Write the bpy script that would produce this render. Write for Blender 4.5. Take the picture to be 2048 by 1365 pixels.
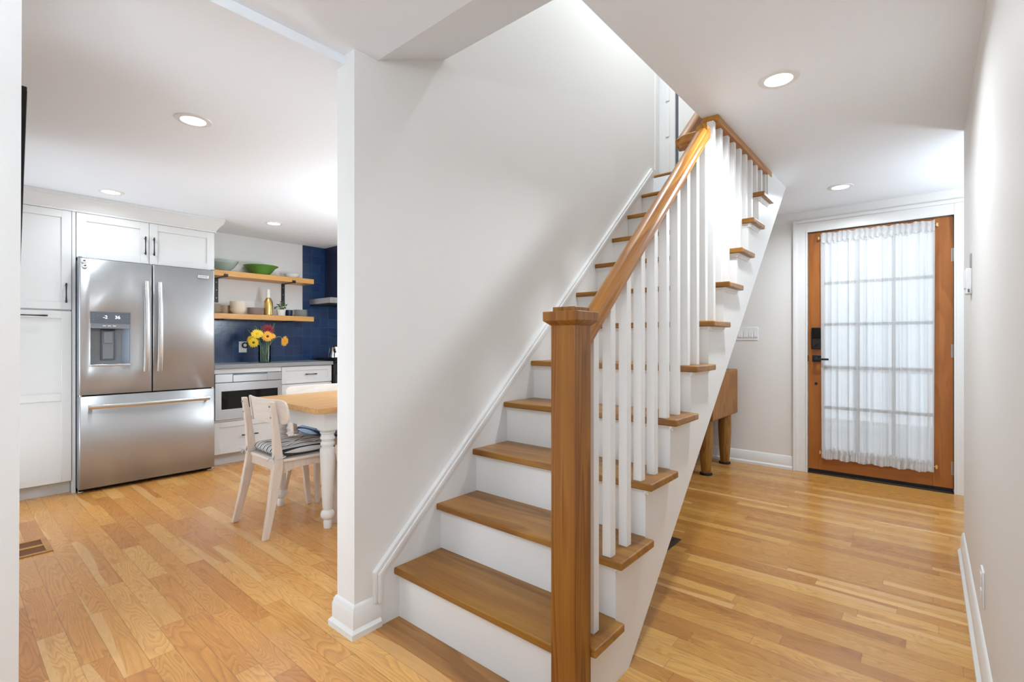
import bpy, bmesh, math, random
from mathutils import Vector, Matrix
random.seed(7)
S = bpy.context.scene
for o in list(bpy.data.objects):
    bpy.data.objects.remove(o, do_unlink=True)
C = S.collection
PI = math.pi

# ------------------------------------------------------------------ camera
cd = bpy.data.cameras.new('camera')
cam = bpy.data.objects.new('camera', cd)
C.objects.link(cam)
cam.location = (0, 0, 1.15)
cam.rotation_euler = (PI/2, 0, math.radians(40.33))
cd.sensor_width = 36.0
cd.lens = 979.0/2048*36
cd.clip_start = 0.02
S.camera = cam

# ------------------------------------------------------------------ world, exposure
w = bpy.data.worlds.new('world')
S.world = w
w.use_nodes = True
bgn = w.node_tree.nodes['Background']
bgn.inputs[0].default_value = (0.75, 0.88, 1.0, 1)
bgn.inputs[1].default_value = 1.8
S.view_settings.view_transform = 'Standard'
S.view_settings.look = 'None'
S.view_settings.gamma = 1
S.view_settings.exposure = 0.48
S.view_settings.use_curve_mapping = False
HALL_W = 11.0      # watts of each recessed lamp
KIT_W = 2.4
UP_W = 22.0
TORCH_FILL_W = 29.0     # unseen uplighter added behind the camera to brighten the hall ceiling
NOOK_FILL_W = 11.0      # unseen uplighter added in the nook to brighten the door end
PEND_FILL_W = 33.0      # unseen globe pendant added over the table to brighten the kitchen

# ------------------------------------------------------------------ key levels
# daylight stand-in: area lights added outside the two kitchen windows to brighten the ceiling
for nm_, x_, w_, pw_ in (('kitchen_fill', -4.27, 1.05, 16.0), ('kitchen_fill', -2.165, .40, 8.0)):
    L_ = bpy.data.lights.new(nm_, 'AREA'); L_.shape = 'RECTANGLE'; L_.size = w_; L_.size_y = 1.9; L_.energy = pw_; L_.color = (.80,.91,1)
    b_ = bpy.data.objects.new(nm_, L_); C.objects.link(b_); b_.location = (x_, -.35, 1.0)
    b_.rotation_euler = (math.radians(90+32), 0, 0)      # faces +Y, tipped upwards
ZC = 2.288         # hall ceiling
ZK = 2.252         # kitchen ceiling
XW = -1.70         # stair wall, hall side
XWK = -1.825       # stair wall, kitchen side
XB = -5.48         # cabinet wall
XR = 0.15          # right wall
YD = 4.95          # front door wall
RUN, RISE = 0.229, 0.2065
Y1, Z1 = 1.225, 0.2145

# ------------------------------------------------------------------ mesh builder
class MB:
    def __init__(self):
        self.v = []; self.f = []
    def add(self, vs, fs):
        n = len(self.v)
        self.v += [tuple(p) for p in vs]
        self.f += [tuple(i+n for i in f) for f in fs]
        return self
    def box(self, x0, x1, y0, y1, z0, z1):
        if x0 > x1: x0, x1 = x1, x0
        if y0 > y1: y0, y1 = y1, y0
        if z0 > z1: z0, z1 = z1, z0
        return self.add([(x0,y0,z0),(x1,y0,z0),(x1,y1,z0),(x0,y1,z0),(x0,y0,z1),(x1,y0,z1),(x1,y1,z1),(x0,y1,z1)],
                 [(0,3,2,1),(4,5,6,7),(0,1,5,4),(1,2,6,5),(2,3,7,6),(3,0,4,7)])
    def prism(self, pts, axis, a0, a1):
        def mk(p, a):
            if axis == 'x': return (a, p[0], p[1])
            if axis == 'y': return (p[0], a, p[1])
            return (p[0], p[1], a)
        n = len(pts)
        vs = [mk(p, a0) for p in pts] + [mk(p, a1) for p in pts]
        fs = [tuple(range(n))[::-1], tuple(range(n, 2*n))]
        for i in range(n):
            j = (i+1) % n
            fs.append((i, j, n+j, n+i))
        return self.add(vs, fs)
    def lathe(self, prof, c=(0,0,0), seg=24, M=None):
        M = M or Matrix.Identity(3)
        c = Vector(c); rings = []; vs = []
        for r, z in prof:
            if r < 1e-6:
                rings.append([len(vs)]); vs.append(c + M @ Vector((0,0,z)))
            else:
                ids = []
                for k in range(seg):
                    a = 2*PI*k/seg
                    ids.append(len(vs)); vs.append(c + M @ Vector((r*math.cos(a), r*math.sin(a), z)))
                rings.append(ids)
        fs = []
        for A, B in zip(rings[:-1], rings[1:]):
            if len(A) == 1 and len(B) == 1: continue
            for k in range(seg):
                l = (k+1) % seg
                if len(A) == 1: fs.append((A[0], B[l], B[k]) if False else (A[0], B[k], B[l]))
                elif len(B) == 1: fs.append((A[k], B[0], A[l]))
                else: fs.append((A[k], B[k], B[l], A[l]))
        if len(rings[0]) > 1: fs.append(tuple(rings[0]))
        if len(rings[-1]) > 1: fs.append(tuple(rings[-1])[::-1])
        return self.add(vs, fs)
    def cyl(self, p0, p1, r0, r1=None, seg=16):
        return self.tube([p0, p1], [r0, r1 if r1 is not None else r0], seg)
    def tube(self, path, r, seg=10, closed=False):
        path = [Vector(p) for p in path]; n = len(path)
        if not isinstance(r, (list, tuple)): r = [r]*n
        vs = []; fs = []
        ref = None
        for i in range(n):
            if closed: t = path[(i+1) % n]-path[i-1]
            else: t = path[min(i+1,n-1)]-path[max(i-1,0)]
            t.normalize()
            if ref is None:
                ref = Vector((0,0,1)) if abs(t.z) < .9 else Vector((1,0,0))
            a = t.cross(ref); 
            if a.length < 1e-5: a = t.orthogonal()
            a.normalize(); b = a.cross(t); ref = b
            for k in range(seg):
                q = 2*PI*k/seg
                vs.append(path[i] + (a*math.cos(q)+b*math.sin(q))*r[i])
        m = n if closed else n-1
        for i in range(m):
            j = (i+1) % n
            for k in range(seg):
                l = (k+1) % seg
                fs.append((i*seg+k, j*seg+k, j*seg+l, i*seg+l))
        if not closed:
            fs.append(tuple(range(seg))[::-1]); fs.append(tuple((n-1)*seg+k for k in range(seg)))
        return self.add(vs, fs)
    def sweep(self, path, prof):
        path = [Vector(p) for p in path]; n = len(path); m = len(prof)
        vs = []; fs = []
        T = [(path[i+1]-path[i]).normalized() for i in range(n-1)]
        for i in range(n):
            t = T[min(i, n-2)]; ti = T[max(i-1, 0)]
            nn = (ti+t).normalized()
            side = t.cross(Vector((0,0,1))).normalized(); up = side.cross(t)
            for s, u in prof:
                o = side*s + up*u
                o = o - t*(o.dot(nn)/t.dot(nn))
                vs.append(path[i]+o)
        for i in range(n-1):
            for k in range(m):
                l = (k+1) % m
                fs.append((i*m+k, i*m+l, (i+1)*m+l, (i+1)*m+k))
        fs.append(tuple(range(m))[::-1]); fs.append(tuple((n-1)*m+k for k in range(m)))
        return self.add(vs, fs)
    def loft(self, rings, closed_ends=True):
        m = len(rings[0]); vs = [p for r in rings for p in r]; fs = []
        for i in range(len(rings)-1):
            for k in range(m):
                l = (k+1) % m
                fs.append((i*m+k, i*m+l, (i+1)*m+l, (i+1)*m+k))
        if closed_ends:
            fs.append(tuple(range(m))[::-1]); fs.append(tuple((len(rings)-1)*m+k for k in range(m)))
        return self.add(vs, fs)
    def ball(self, c, rx, ry=None, rz=None, seg=14, rings=9):
        ry = rx if ry is None else ry; rz = rx if rz is None else rz
        prof = [(math.sin(PI*i/rings), -math.cos(PI*i/rings)) for i in range(rings+1)]
        prof[0] = (0,-1); prof[-1] = (0,1)
        return self.lathe(prof, c, seg, Matrix(((rx,0,0),(0,ry,0),(0,0,rz))))
    def grid(self, nx, ny, fn):
        vs = [fn(i/(nx-1), j/(ny-1)) for j in range(ny) for i in range(nx)]
        fs = [(j*nx+i, j*nx+i+1, (j+1)*nx+i+1, (j+1)*nx+i) for j in range(ny-1) for i in range(nx-1)]
        return self.add(vs, fs)

def setp(o, label=None, cat=None, group=None, kind=None):
    if label: o['label'] = label
    if cat: o['category'] = cat
    if group: o['group'] = group
    if kind: o['kind'] = kind
    return o
def wloc(p):
    v = Vector((0,0,0))
    while p is not None:
        v += p.location; p = p.parent
    return v
def obj(name, mb, mat, parent=None, bevel=0, smooth=35, local=False, bseg=2, label=None):
    """one mesh object; mb is in world coordinates unless local"""
    me = bpy.data.meshes.new(name)
    off = Vector((0,0,0))
    if not local and parent is not None: off = wloc(parent)
    me.from_pydata([tuple(Vector(p)-off) for p in mb.v], [], mb.f)
    bm = bmesh.new(); bm.from_mesh(me)
    bmesh.ops.recalc_face_normals(bm, faces=bm.faces)
    bm.to_mesh(me); bm.free()
    if smooth:
        me.polygons.foreach_set('use_smooth', [True]*len(me.polygons))
        me.set_sharp_from_angle(angle=math.radians(smooth))
    me.materials.append(mat)
    o = bpy.data.objects.new(name, me); C.objects.link(o)
    if parent is not None: o.parent = parent
    if bevel:
        b = o.modifiers.new('bevel', 'BEVEL'); b.width = bevel; b.segments = bseg; b.limit_method = 'ANGLE'; b.angle_limit = math.radians(40)
        b.harden_normals = False
    if label: o['label'] = label
    return o
def thing(name, label, cat, loc=(0,0,0), group=None, rotz=0):
    o = bpy.data.objects.new(name, None); C.objects.link(o)
    o.location = loc; o.rotation_euler = (0,0,rotz); o.empty_display_size = .05
    return setp(o, label, cat, group)
def struct(name, mb, mat, bevel=0, **k):
    return setp(obj(name, mb, mat, None, bevel, **k), kind='structure')
def dup(root, loc, label, rotz=None, group=None):
    r = root.copy(); C.objects.link(r); r.location = loc
    if rotz is not None: r.rotation_euler = (0,0,rotz)
    r['label'] = label
    if group: r['group'] = group
    for ch in list(root.children):
        c = ch.copy(); C.objects.link(c); c.parent = r
        for g in list(ch.children):
            d = g.copy(); C.objects.link(d); d.parent = c
    return r

# ------------------------------------------------------------------ materials
def new_mat(name):
    m = bpy.data.materials.new(name); m.use_nodes = True
    nt = m.node_tree; nt.nodes.clear()
    out = nt.nodes.new('ShaderNodeOutputMaterial')
    return m, nt, out
class N:
    """tiny node helper"""
    def __init__(s, nt): s.nt = nt
    def n(s, t, **k):
        x = s.nt.nodes.new(t)
        for a, b in k.items(): setattr(x, a, b)
        return x
    def l(s, a, b): s.nt.links.new(a, b)
    def val(s, inp, v):
        if hasattr(v, 'is_output') or isinstance(v, bpy.types.NodeSocket): s.l(v, inp)
        else: inp.default_value = v
    def math(s, op, a, b=0.0, c=None, clamp=False):
        x = s.n('ShaderNodeMath', operation=op, use_clamp=clamp)
        s.val(x.inputs[0], a); s.val(x.inputs[1], b)
        if c is not None: s.val(x.inputs[2], c)
        return x.outputs[0]
    def mix(s, f, a, b, blend='MIX'):
        x = s.n('ShaderNodeMix', data_type='RGBA', blend_type=blend)
        s.val(x.inputs[0], f)
        s.val(x.inputs[6], a); s.val(x.inputs[7], b)
        return x.outputs[2]
    def xyz(s, x=0.0, y=0.0, z=0.0):
        q = s.n('ShaderNodeCombineXYZ')
        s.val(q.inputs[0], x); s.val(q.inputs[1], y); s.val(q.inputs[2], z)
        return q.outputs[0]
    def ramp(s, f, stops):
        r = s.n('ShaderNodeValToRGB')
        e = r.color_ramp.elements
        while len(e) < len(stops): e.new(.5)
        for i, (p, c) in enumerate(stops):
            e[i].position = p; e[i].color = c if len(c) == 4 else (*c, 1)
        s.l(f, r.inputs[0]); return r.outputs[0]
    def noise(s, vec, scale, detail=3, rough=.5, dist=0.0, out='Fac'):
        x = s.n('ShaderNodeTexNoise')
        s.l(vec, x.inputs['Vector']); x.inputs['Scale'].default_value = scale
        x.inputs['Detail'].default_value = detail; x.inputs['Roughness'].default_value = rough
        x.inputs['Distortion'].default_value = dist
        return x.outputs[0] if out == 'Fac' else x.outputs['Color']
    def white(s, vec):
        x = s.n('ShaderNodeTexWhiteNoise', noise_dimensions='3D'); s.l(vec, x.inputs['Vector'])
        return x.outputs['Value'], x.outputs['Color']
def srgb(r, g, b):
    f = lambda c: (c/255/12.92) if c/255 <= .04045 else ((c/255+.055)/1.055)**2.4
    return (f(r), f(g), f(b), 1)
def plain(name, col, rough=.5, metal=0.0, spec=.5, bump=0.0, bscale=60, emit=None, estr=0, coat=0.0, trans=0.0, alpha=1.0, ior=1.45, vary=0.0):
    m, nt, out = new_mat(name); h = N(nt)
    p = h.n('ShaderNodeBsdfPrincipled')
    p.inputs['Base Color'].default_value = col
    p.inputs['Roughness'].default_value = rough; p.inputs['Metallic'].default_value = metal
    p.inputs['Specular IOR Level'].default_value = spec
    p.inputs['Coat Weight'].default_value = coat; p.inputs['Coat Roughness'].default_value = .15
    p.inputs['Transmission Weight'].default_value = trans; p.inputs['IOR'].default_value = ior
    p.inputs['Alpha'].default_value = alpha
    tc = h.n('ShaderNodeTexCoord')
    if vary:
        nz = h.noise(tc.outputs['Object'], bscale, 3)
        d = tuple(c*(1-vary) for c in col[:3])+(1,)
        h.l(h.mix(nz, d, col), p.inputs['Base Color'])
    if bump:
        nz = h.noise(tc.outputs['Object'], bscale, 2)
        b = h.n('ShaderNodeBump'); b.inputs['Strength'].default_value = bump; b.inputs['Distance'].default_value = .002
        h.l(nz, b.inputs['Height']); h.l(b.outputs[0], p.inputs['Normal'])
    if emit:
        p.inputs['Emission Color'].default_value = emit; p.inputs['Emission Strength'].default_value = estr
    h.l(p.outputs[0], out.inputs[0])
    return m
def wood(name, dark, mid, light, axis='x', scale=1.0, rough=.35, coat=0.0, contrast=1.0, rings=9.0, spec=.45, bump=.15, stretch=7.0):
    m, nt, out = new_mat(name); h = N(nt)
    tc = h.n('ShaderNodeTexCoord'); oi = h.n('ShaderNodeObjectInfo')
    sep = h.n('ShaderNodeSeparateXYZ'); h.l(tc.outputs['Object'], sep.inputs[0])
    ax = {'x':0,'y':1,'z':2}[axis]
    st = 1.0/stretch
    comps = []
    for i in range(3):
        k = scale*(st if i == ax else 1.0)
        comps.append(h.math('MULTIPLY_ADD', sep.outputs[i], k, h.math('MULTIPLY', oi.outputs['Random'], 13.0*(i+1))))
    v = h.xyz(*comps)
    n1 = h.noise(v, 5.0, 2, .45, .35)
    ring = h.math('FRACT', h.math('MULTIPLY', n1, rings))
    ring = h.math('SMOOTH_MIN', ring, h.math('MULTIPLY', h.math('SUBTRACT', 1.0, ring), 4.0), .15)
    fcomps = [h.math('MULTIPLY', c, 1.0 if i != ax else .35) for i, c in enumerate(comps)]
    fib = h.noise(h.xyz(*fcomps), 95.0, 3, .6)
    big = h.noise(v, 1.6, 2, .5)
    f = h.math('ADD', h.math('MULTIPLY', ring, .42), h.math('ADD', h.math('MULTIPLY', fib, .42), h.math('MULTIPLY', big, .38)))
    f = h.math('MULTIPLY_ADD', h.math('SUBTRACT', f, .55), contrast, .5, clamp=True)
    col = h.ramp(f, [(0.0, dark), (.45, mid), (1.0, light)])
    p = h.n('ShaderNodeBsdfPrincipled')
    h.l(col, p.inputs['Base Color']); p.inputs['Roughness'].default_value = rough
    p.inputs['Specular IOR Level'].default_value = spec
    p.inputs['Coat Weight'].default_value = coat; p.inputs['Coat Roughness'].default_value = .18
    if bump:
        b = h.n('ShaderNodeBump'); b.inputs['Strength'].default_value = bump; b.inputs['Distance'].default_value = .0008
        h.l(fib, b.inputs['Height']); h.l(b.outputs[0], p.inputs['Normal'])
    h.l(p.outputs[0], out.inputs[0])
    return m
def plank_floor(name):
    m, nt, out = new_mat(name); h = N(nt)
    geo = h.n('ShaderNodeNewGeometry')
    sep = h.n('ShaderNodeSeparateXYZ'); h.l(geo.outputs['Position'], sep.inputs[0])
    X, Y = sep.outputs[0], sep.outputs[1]
    # the hall boards are narrower than the kitchen boards
    hall = h.math('MULTIPLY', h.math('GREATER_THAN', X, -1.72), h.math('GREATER_THAN', Y, 1.15))
    wd = h.math('MULTIPLY_ADD', hall, -.014, .083)
    row = h.math('FLOOR', h.math('DIVIDE', Y, wd))
    fy = h.math('FRACT', h.math('DIVIDE', Y, wd))
    rv, rc = h.white(h.xyz(row, hall, 3.3))
    rs = h.n('ShaderNodeSeparateColor'); h.l(rc, rs.inputs[0])
    L = h.math('MULTIPLY_ADD', rs.outputs[1], .45, h.math('MULTIPLY_ADD', hall, .30, .42))
    xx = h.math('DIVIDE', h.math('MULTIPLY_ADD', rs.outputs[0], 7.0, h.math('ADD', X, 20.0)), L)
    idx = h.math('FLOOR', xx); fx = h.math('FRACT', xx)
    pv, pc = h.white(h.xyz(row, idx, h.math('MULTIPLY_ADD', hall, 5.0, 1.7)))
    ps = h.n('ShaderNodeSeparateColor'); h.l(pc, ps.inputs[0])
    # grain, offset for each board
    gx = h.math('MULTIPLY_ADD', ps.outputs[0], 31.0, h.math('MULTIPLY', X, .17))
    gy = h.math('MULTIPLY_ADD', ps.outputs[1], 17.0, Y)
    gv = h.xyz(gx, gy, h.math('MULTIPLY', pv, 9.0))
    n1 = h.noise(gv, 8.0, 2, .45, .5)
    ring = h.math('FRACT', h.math('MULTIPLY', n1, 24.0))
    ring = h.math('SMOOTH_MIN', ring, h.math('MULTIPLY', h.math('SUBTRACT', 1.0, ring), 3.5), .2)
    fib = h.noise(h.xyz(h.math('MULTIPLY', gx, .5), gy, pv), 210.0, 3, .6)
    mott = h.noise(gv, 4.0, 2, .5)
    base = h.ramp(ps.outputs[2], [(0.0, srgb(196,130,66)), (.3, srgb(214,150,80)), (.7, srgb(222,162,90)), (1.0, srgb(232,180,108))])
    hbase = h.ramp(ps.outputs[2], [(0.0, srgb(176,120,56)), (.3, srgb(190,134,66)), (.75, srgb(198,145,74)), (1.0, srgb(213,164,91))])
    base = h.mix(hall, base, hbase)
    line = h.math('POWER', ring, .40)
    g = h.math('ADD', h.math('MULTIPLY', line, .50), h.math('ADD', h.math('MULTIPLY', fib, .50), h.math('MULTIPLY', mott, .40)))
    g = h.math('MULTIPLY_ADD', h.math('SUBTRACT', g, .76), 1.45, .58, clamp=True)
    dk = h.mix(1.0, base, (.64, .56, .48, 1), 'MULTIPLY')
    lt = h.mix(1.0, base, (1.10, 1.10, 1.08, 1), 'MULTIPLY')
    col = h.mix(g, dk, lt)
    # pale sapwood running along one side of a few boards
    sapn = h.noise(h.xyz(h.math('MULTIPLY', gx, 5.0), pv, 0.0), 1.6, 1, .4)
    edge = h.math('MULTIPLY_ADD', sapn, 1.6, -.42)
    sap = h.math('MULTIPLY', h.math('LESS_THAN', fy, edge), h.math('GREATER_THAN', ps.outputs[0], h.math('MULTIPLY_ADD', hall, .06, .86)))
    col = h.mix(h.math('MULTIPLY', sap, .55), col, srgb(230,186,124))
    # knots
    # gaps
    gw = h.math('DIVIDE', .0011, wd)
    gy1 = h.math('LESS_THAN', h.math('MINIMUM', fy, h.math('SUBTRACT', 1.0, fy)), gw)
    gx1 = h.math('LESS_THAN', h.math('MINIMUM', fx, h.math('SUBTRACT', 1.0, fx)), h.math('DIVIDE', .0012, L))
    gap = h.math('MAXIMUM', gy1, gx1)
    col = h.mix(h.math('MULTIPLY', gap, .45), col, srgb(96,60,30))
    p = h.n('ShaderNodeBsdfPrincipled')
    h.l(col, p.inputs['Base Color'])
    h.l(h.math('MULTIPLY_ADD', mott, .12, .22), p.inputs['Roughness'])
    p.inputs['Specular IOR Level'].default_value = .5
    b = h.n('ShaderNodeBump'); b.inputs['Strength'].default_value = .12; b.inputs['Distance'].default_value = .001
    h.l(h.math('SUBTRACT', h.math('MULTIPLY', mott, .6), h.math('MULTIPLY', gap, .8)), b.inputs['Height']); h.l(b.outputs[0], p.inputs['Normal'])
    h.l(p.outputs[0], out.inputs[0])
    return m
def steel(name, col=(.475,.475,.475,1), rough=.36, axis='z', aniso=.8):
    m, nt, out = new_mat(name); h = N(nt)
    tc = h.n('ShaderNodeTexCoord')
    sep = h.n('ShaderNodeSeparateXYZ'); h.l(tc.outputs['Object'], sep.inputs[0])
    k = [.01 if a == axis else 1.0 for a in 'xyz']
    v = h.xyz(*[h.math('MULTIPLY', sep.outputs[i], 1.0 if 'xyz'[i] == 'z' else .012) for i in range(3)])
    fib = h.noise(v, 900, 3, .7)
    p = h.n('ShaderNodeBsdfPrincipled')
    c2 = tuple(c*.93 for c in col[:3])+(1,)
    h.l(h.mix(fib, c2, col), p.inputs['Base Color'])
    p.inputs['Metallic'].default_value = .68
    p.inputs['Roughness'].default_value = rough
    p.inputs['Anisotropic'].default_value = aniso
    h.l(h.xyz(0.0, 0.0, 1.0), p.inputs['Tangent'])
    h.l(p.outputs[0], out.inputs[0])
    return m
def tile_mat(name):
    m, nt, out = new_mat(name); h = N(nt)
    geo = h.n('ShaderNodeNewGeometry')
    sep = h.n('ShaderNodeSeparateXYZ'); h.l(geo.outputs['Position'], sep.inputs[0])
    a = h.math('DIVIDE', sep.outputs[1], .105); b = h.math('DIVIDE', h.math('ADD', sep.outputs[2], .06), .105)
    fa = h.math('FRACT', a); fb = h.math('FRACT', b)
    rv, rc = h.white(h.xyz(h.math('FLOOR', a), h.math('FLOOR', b), 2.0))
    g = h.math('LESS_THAN', h.math('MINIMUM', h.math('MINIMUM', fa, h.math('SUBTRACT', 1.0, fa)), h.math('MINIMUM', fb, h.math('SUBTRACT', 1.0, fb))), .014)
    nz = h.noise(geo.outputs['Position'], 22, 3)
    col = h.mix(h.math('MULTIPLY_ADD', rv, .5, h.math('MULTIPLY', nz, .5)), srgb(20,42,78), srgb(38,70,112))
    col = h.mix(h.math('MULTIPLY', g, .45), col, srgb(70,98,130))
    p = h.n('ShaderNodeBsdfPrincipled'); h.l(col, p.inputs['Base Color'])
    p.inputs['Roughness'].default_value = .22
    bp = h.n('ShaderNodeBump'); bp.inputs['Strength'].default_value = .3; bp.inputs['Distance'].default_value = .002
    h.l(h.math('SUBTRACT', nz, h.math('MULTIPLY', g, .8)), bp.inputs['Height']); h.l(bp.outputs[0], p.inputs['Normal'])
    h.l(p.outputs[0], out.inputs[0])
    return m
def stripes(name, blue=False):
    m, nt, out = new_mat(name); h = N(nt)
    tc = h.n('ShaderNodeTexCoord'); sep = h.n('ShaderNodeSeparateXYZ'); h.l(tc.outputs['Object'], sep.inputs[0])
    t = h.math('FRACT', h.math('DIVIDE', h.math('ADD', sep.outputs[0], .5), .048))
    wht = srgb(206,205,202) if not blue else srgb(150,172,198)
    mid = srgb(158,156,154) if not blue else srgb(110,134,164)
    drk = srgb(42,45,54) if not blue else srgb(40,54,80)
    cr = h.n('ShaderNodeValToRGB'); cr.color_ramp.interpolation = 'CONSTANT'
    e = cr.color_ramp.elements
    st = [(0, drk), (.24, wht), (.50, mid), (.66, wht)]
    while len(e) < 4: e.new(.5)
    for i, (p_, c_) in enumerate(st): e[i].position = p_; e[i].color = c_
    h.l(t, cr.inputs[0])
    p = h.n('ShaderNodeBsdfPrincipled'); h.l(cr.outputs[0], p.inputs['Base Color']); p.inputs['Roughness'].default_value = .9
    wv = h.noise(tc.outputs['Object'], 500, 2)
    b = h.n('ShaderNodeBump'); b.inputs['Strength'].default_value = .2; b.inputs['Distance'].default_value = .001
    h.l(wv, b.inputs['Height']); h.l(b.outputs[0], p.inputs['Normal'])
    h.l(p.outputs[0], out.inputs[0])
    return m
def sheer(name, tlc=.46):
    m, nt, out = new_mat(name); h = N(nt)
    geo = h.n('ShaderNodeNewGeometry')
    tr = h.n('ShaderNodeBsdfTransparent'); tl = h.n('ShaderNodeBsdfTranslucent'); df = h.n('ShaderNodeBsdfDiffuse')
    tl.inputs[0].default_value = (tlc,tlc,tlc,1); df.inputs[0].default_value = (.92,.92,.92,1)
    a = h.n('ShaderNodeMixShader'); a.inputs[0].default_value = .5; h.l(tl.outputs[0], a.inputs[1]); h.l(df.outputs[0], a.inputs[2])
    # weave looks denser where the cloth turns edge-on to the viewer's line (true of any thin cloth)
    lw = h.n('ShaderNodeLayerWeight'); lw.inputs[0].default_value = .35
    f = h.math('MULTIPLY_ADD', lw.outputs['Facing'], .14, .86, clamp=True)
    b = h.n('ShaderNodeMixShader'); h.l(f, b.inputs[0]); h.l(tr.outputs[0], b.inputs[1]); h.l(a.outputs[0], b.inputs[2])
    h.l(b.outputs[0], out.inputs[0])
    return m
def thin_glass(name, tint=(1,1,1,1), refl=.1):
    m, nt, out = new_mat(name); h = N(nt)
    tr = h.n('ShaderNodeBsdfTransparent'); tr.inputs[0].default_value = tint
    gl = h.n('ShaderNodeBsdfGlossy'); gl.inputs['Roughness'].default_value = .02
    fr = h.n('ShaderNodeFresnel'); fr.inputs[0].default_value = 1.45
    mx = h.n('ShaderNodeMixShader'); h.l(fr.outputs[0], mx.inputs[0]); h.l(tr.outputs[0], mx.inputs[1]); h.l(gl.outputs[0], mx.inputs[2])
    h.l(mx.outputs[0], out.inputs[0])
    return m
def emis(name, col, s):
    m, nt, out = new_mat(name); h = N(nt)
    e = h.n('ShaderNodeEmission'); e.inputs[0].default_value = col; e.inputs[1].default_value = s
    h.l(e.outputs[0], out.inputs[0]); return m

M = {}
M['wall'] = plain('wall_paint', srgb(233,230,226), .6, bump=.05, bscale=90)
M['ceil'] = plain('ceiling_paint', srgb(243,247,252), .8, bump=.04, bscale=90)
M['trim'] = plain('trim_paint', srgb(231,229,226), .35)
M['cab'] = plain('cabinet_paint', srgb(218,216,213), .35)
M['toe'] = plain('toe_kick_paint', srgb(206,206,204), .45)
M['floor'] = plank_floor('oak_floor')
M['tread'] = wood('oak_tread', srgb(103,60,16), srgb(145,95,33), srgb(171,123,49), 'x', 1.0, .33, contrast=1.5, stretch=9.0)
M['oakz'] = wood('oak_post', srgb(95,53,14), srgb(138,85,29), srgb(161,108,42), 'z', 2.2, .36, contrast=1.7, stretch=22.0, rings=8.0)
M['oaky'] = wood('oak_rail', srgb(118,66,18), srgb(166,104,36), srgb(198,142,58), 'y', 1.5, .3, contrast=1.3, stretch=14.0)
M['fir'] = wood('fir_door', srgb(116,62,21), srgb(158,92,36), srgb(180,112,48), 'z', 1.2, .38, contrast=.9, rings=7)
M['firx'] = wood('fir_rail', srgb(112,60,21), srgb(152,88,35), srgb(174,108,47), 'x', 1.2, .38, contrast=.9, rings=7)
M['shelf'] = wood('shelf_wood', srgb(178,120,58), srgb(206,150,82), srgb(222,172,104), 'y', 1.2, .4, contrast=.7)
M['block'] = wood('butcher_wood', srgb(92,52,15), srgb(138,86,30), srgb(168,116,47), 'z', 1.2, .45, contrast=1.3)
M['leg'] = wood('old_leg_wood', srgb(92,56,18), srgb(142,96,36), srgb(172,128,57), 'z', 1.5, .5, contrast=1.3)
M['tabletop'] = wood('table_top_wood', srgb(170,118,64), srgb(204,154,98), srgb(222,178,122), 'y', 1.0, .38, contrast=.9)
M['birch'] = wood('birch_chair', srgb(200,176,156), srgb(222,204,188), srgb(234,220,208), 'z', 1.3, .5, contrast=.7)
M['birchx'] = wood('birch_back', srgb(204,186,170), srgb(224,210,198), srgb(236,226,216), 'x', 1.3, .5, contrast=.7)
M['register'] = wood('register_wood', srgb(150,96,43), srgb(182,128,65), srgb(200,150,82), 'y', 1.0, .4, contrast=.8)
M['steel'] = steel('brushed_steel')
M['steelh'] = plain('handle_steel', (.72,.72,.72,1), .2, 1.0)
M['chrome'] = plain('chrome', (.8,.8,.8,1), .12, 1.0)
M['black'] = plain('black_metal', srgb(26,26,28), .42, .0)
M['gasket'] = plain('black_rubber', srgb(18,18,20), .7)
M['blackgl'] = plain('black_glass', srgb(10,10,12), .06)
M['grey'] = plain('dispenser_grey', srgb(128,131,136), .4, .2)
M['dgrey'] = plain('display_grey', srgb(96,100,108), .35)
M['fside'] = plain('fridge_side_grey', srgb(120,126,136), .45)
M['counter'] = plain('counter_quartz', srgb(150,150,150), .35, vary=.12, bscale=120)
M['tile'] = tile_mat('blue_tile')
M['white'] = plain('white_ceramic', srgb(232,231,226), .25)
M['cream'] = plain('cream_ceramic', srgb(236,224,204), .3)
M['tan'] = plain('tan_ceramic', srgb(196,176,154), .4)
M['greyc'] = plain('grey_ceramic', srgb(206,210,208), .3)
M['pinkc'] = plain('blush_ceramic', srgb(228,216,208), .3)
M['green'] = plain('green_ceramic', srgb(92,142,58), .25)
M['navy'] = plain('navy_ceramic', srgb(34,40,66), .3)
M['gold'] = plain('gold_foil', (.72,.50,.16,1), .32, 1.0)
M['plastic'] = plain('white_plastic', srgb(236,236,236), .35)
M['soil'] = plain('soil', srgb(60,44,32), .9)
M['leaf'] = plain('leaf_green', srgb(70,112,50), .5, vary=.3, bscale=40)
M['stem'] = plain('stem_green', srgb(120,148,84), .5)
M['yellow'] = plain('yellow_petal', srgb(244,206,46), .55)
M['orange'] = plain('orange_petal', srgb(244,176,62), .55)
M['red'] = plain('red_petal', srgb(128,22,34), .55)
M['center'] = plain('flower_center', srgb(92,70,26), .8)
M['ycenter'] = plain('yellow_center', srgb(226,170,40), .8)
M['glass'] = thin_glass('window_glass')
M['vglass'] = thin_glass('vase_glass', (.86,.92,.88,1))
M['gglass'] = plain('green_glass', srgb(214,228,220), .06, trans=.75, ior=1.3)
M['water'] = thin_glass('water', (.80,.88,.80,1))
M['sheer'] = sheer('sheer_cloth')
M['hem'] = sheer('curtain_hem', .80)
M['brass'] = plain('brass', (.78,.58,.26,1), .28, 1.0)
M['nickel'] = plain('nickel', (.38,.37,.35,1), .4, 1.0)
M['bronze'] = plain('dark_bronze', srgb(62,48,38), .45, .4)
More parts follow.
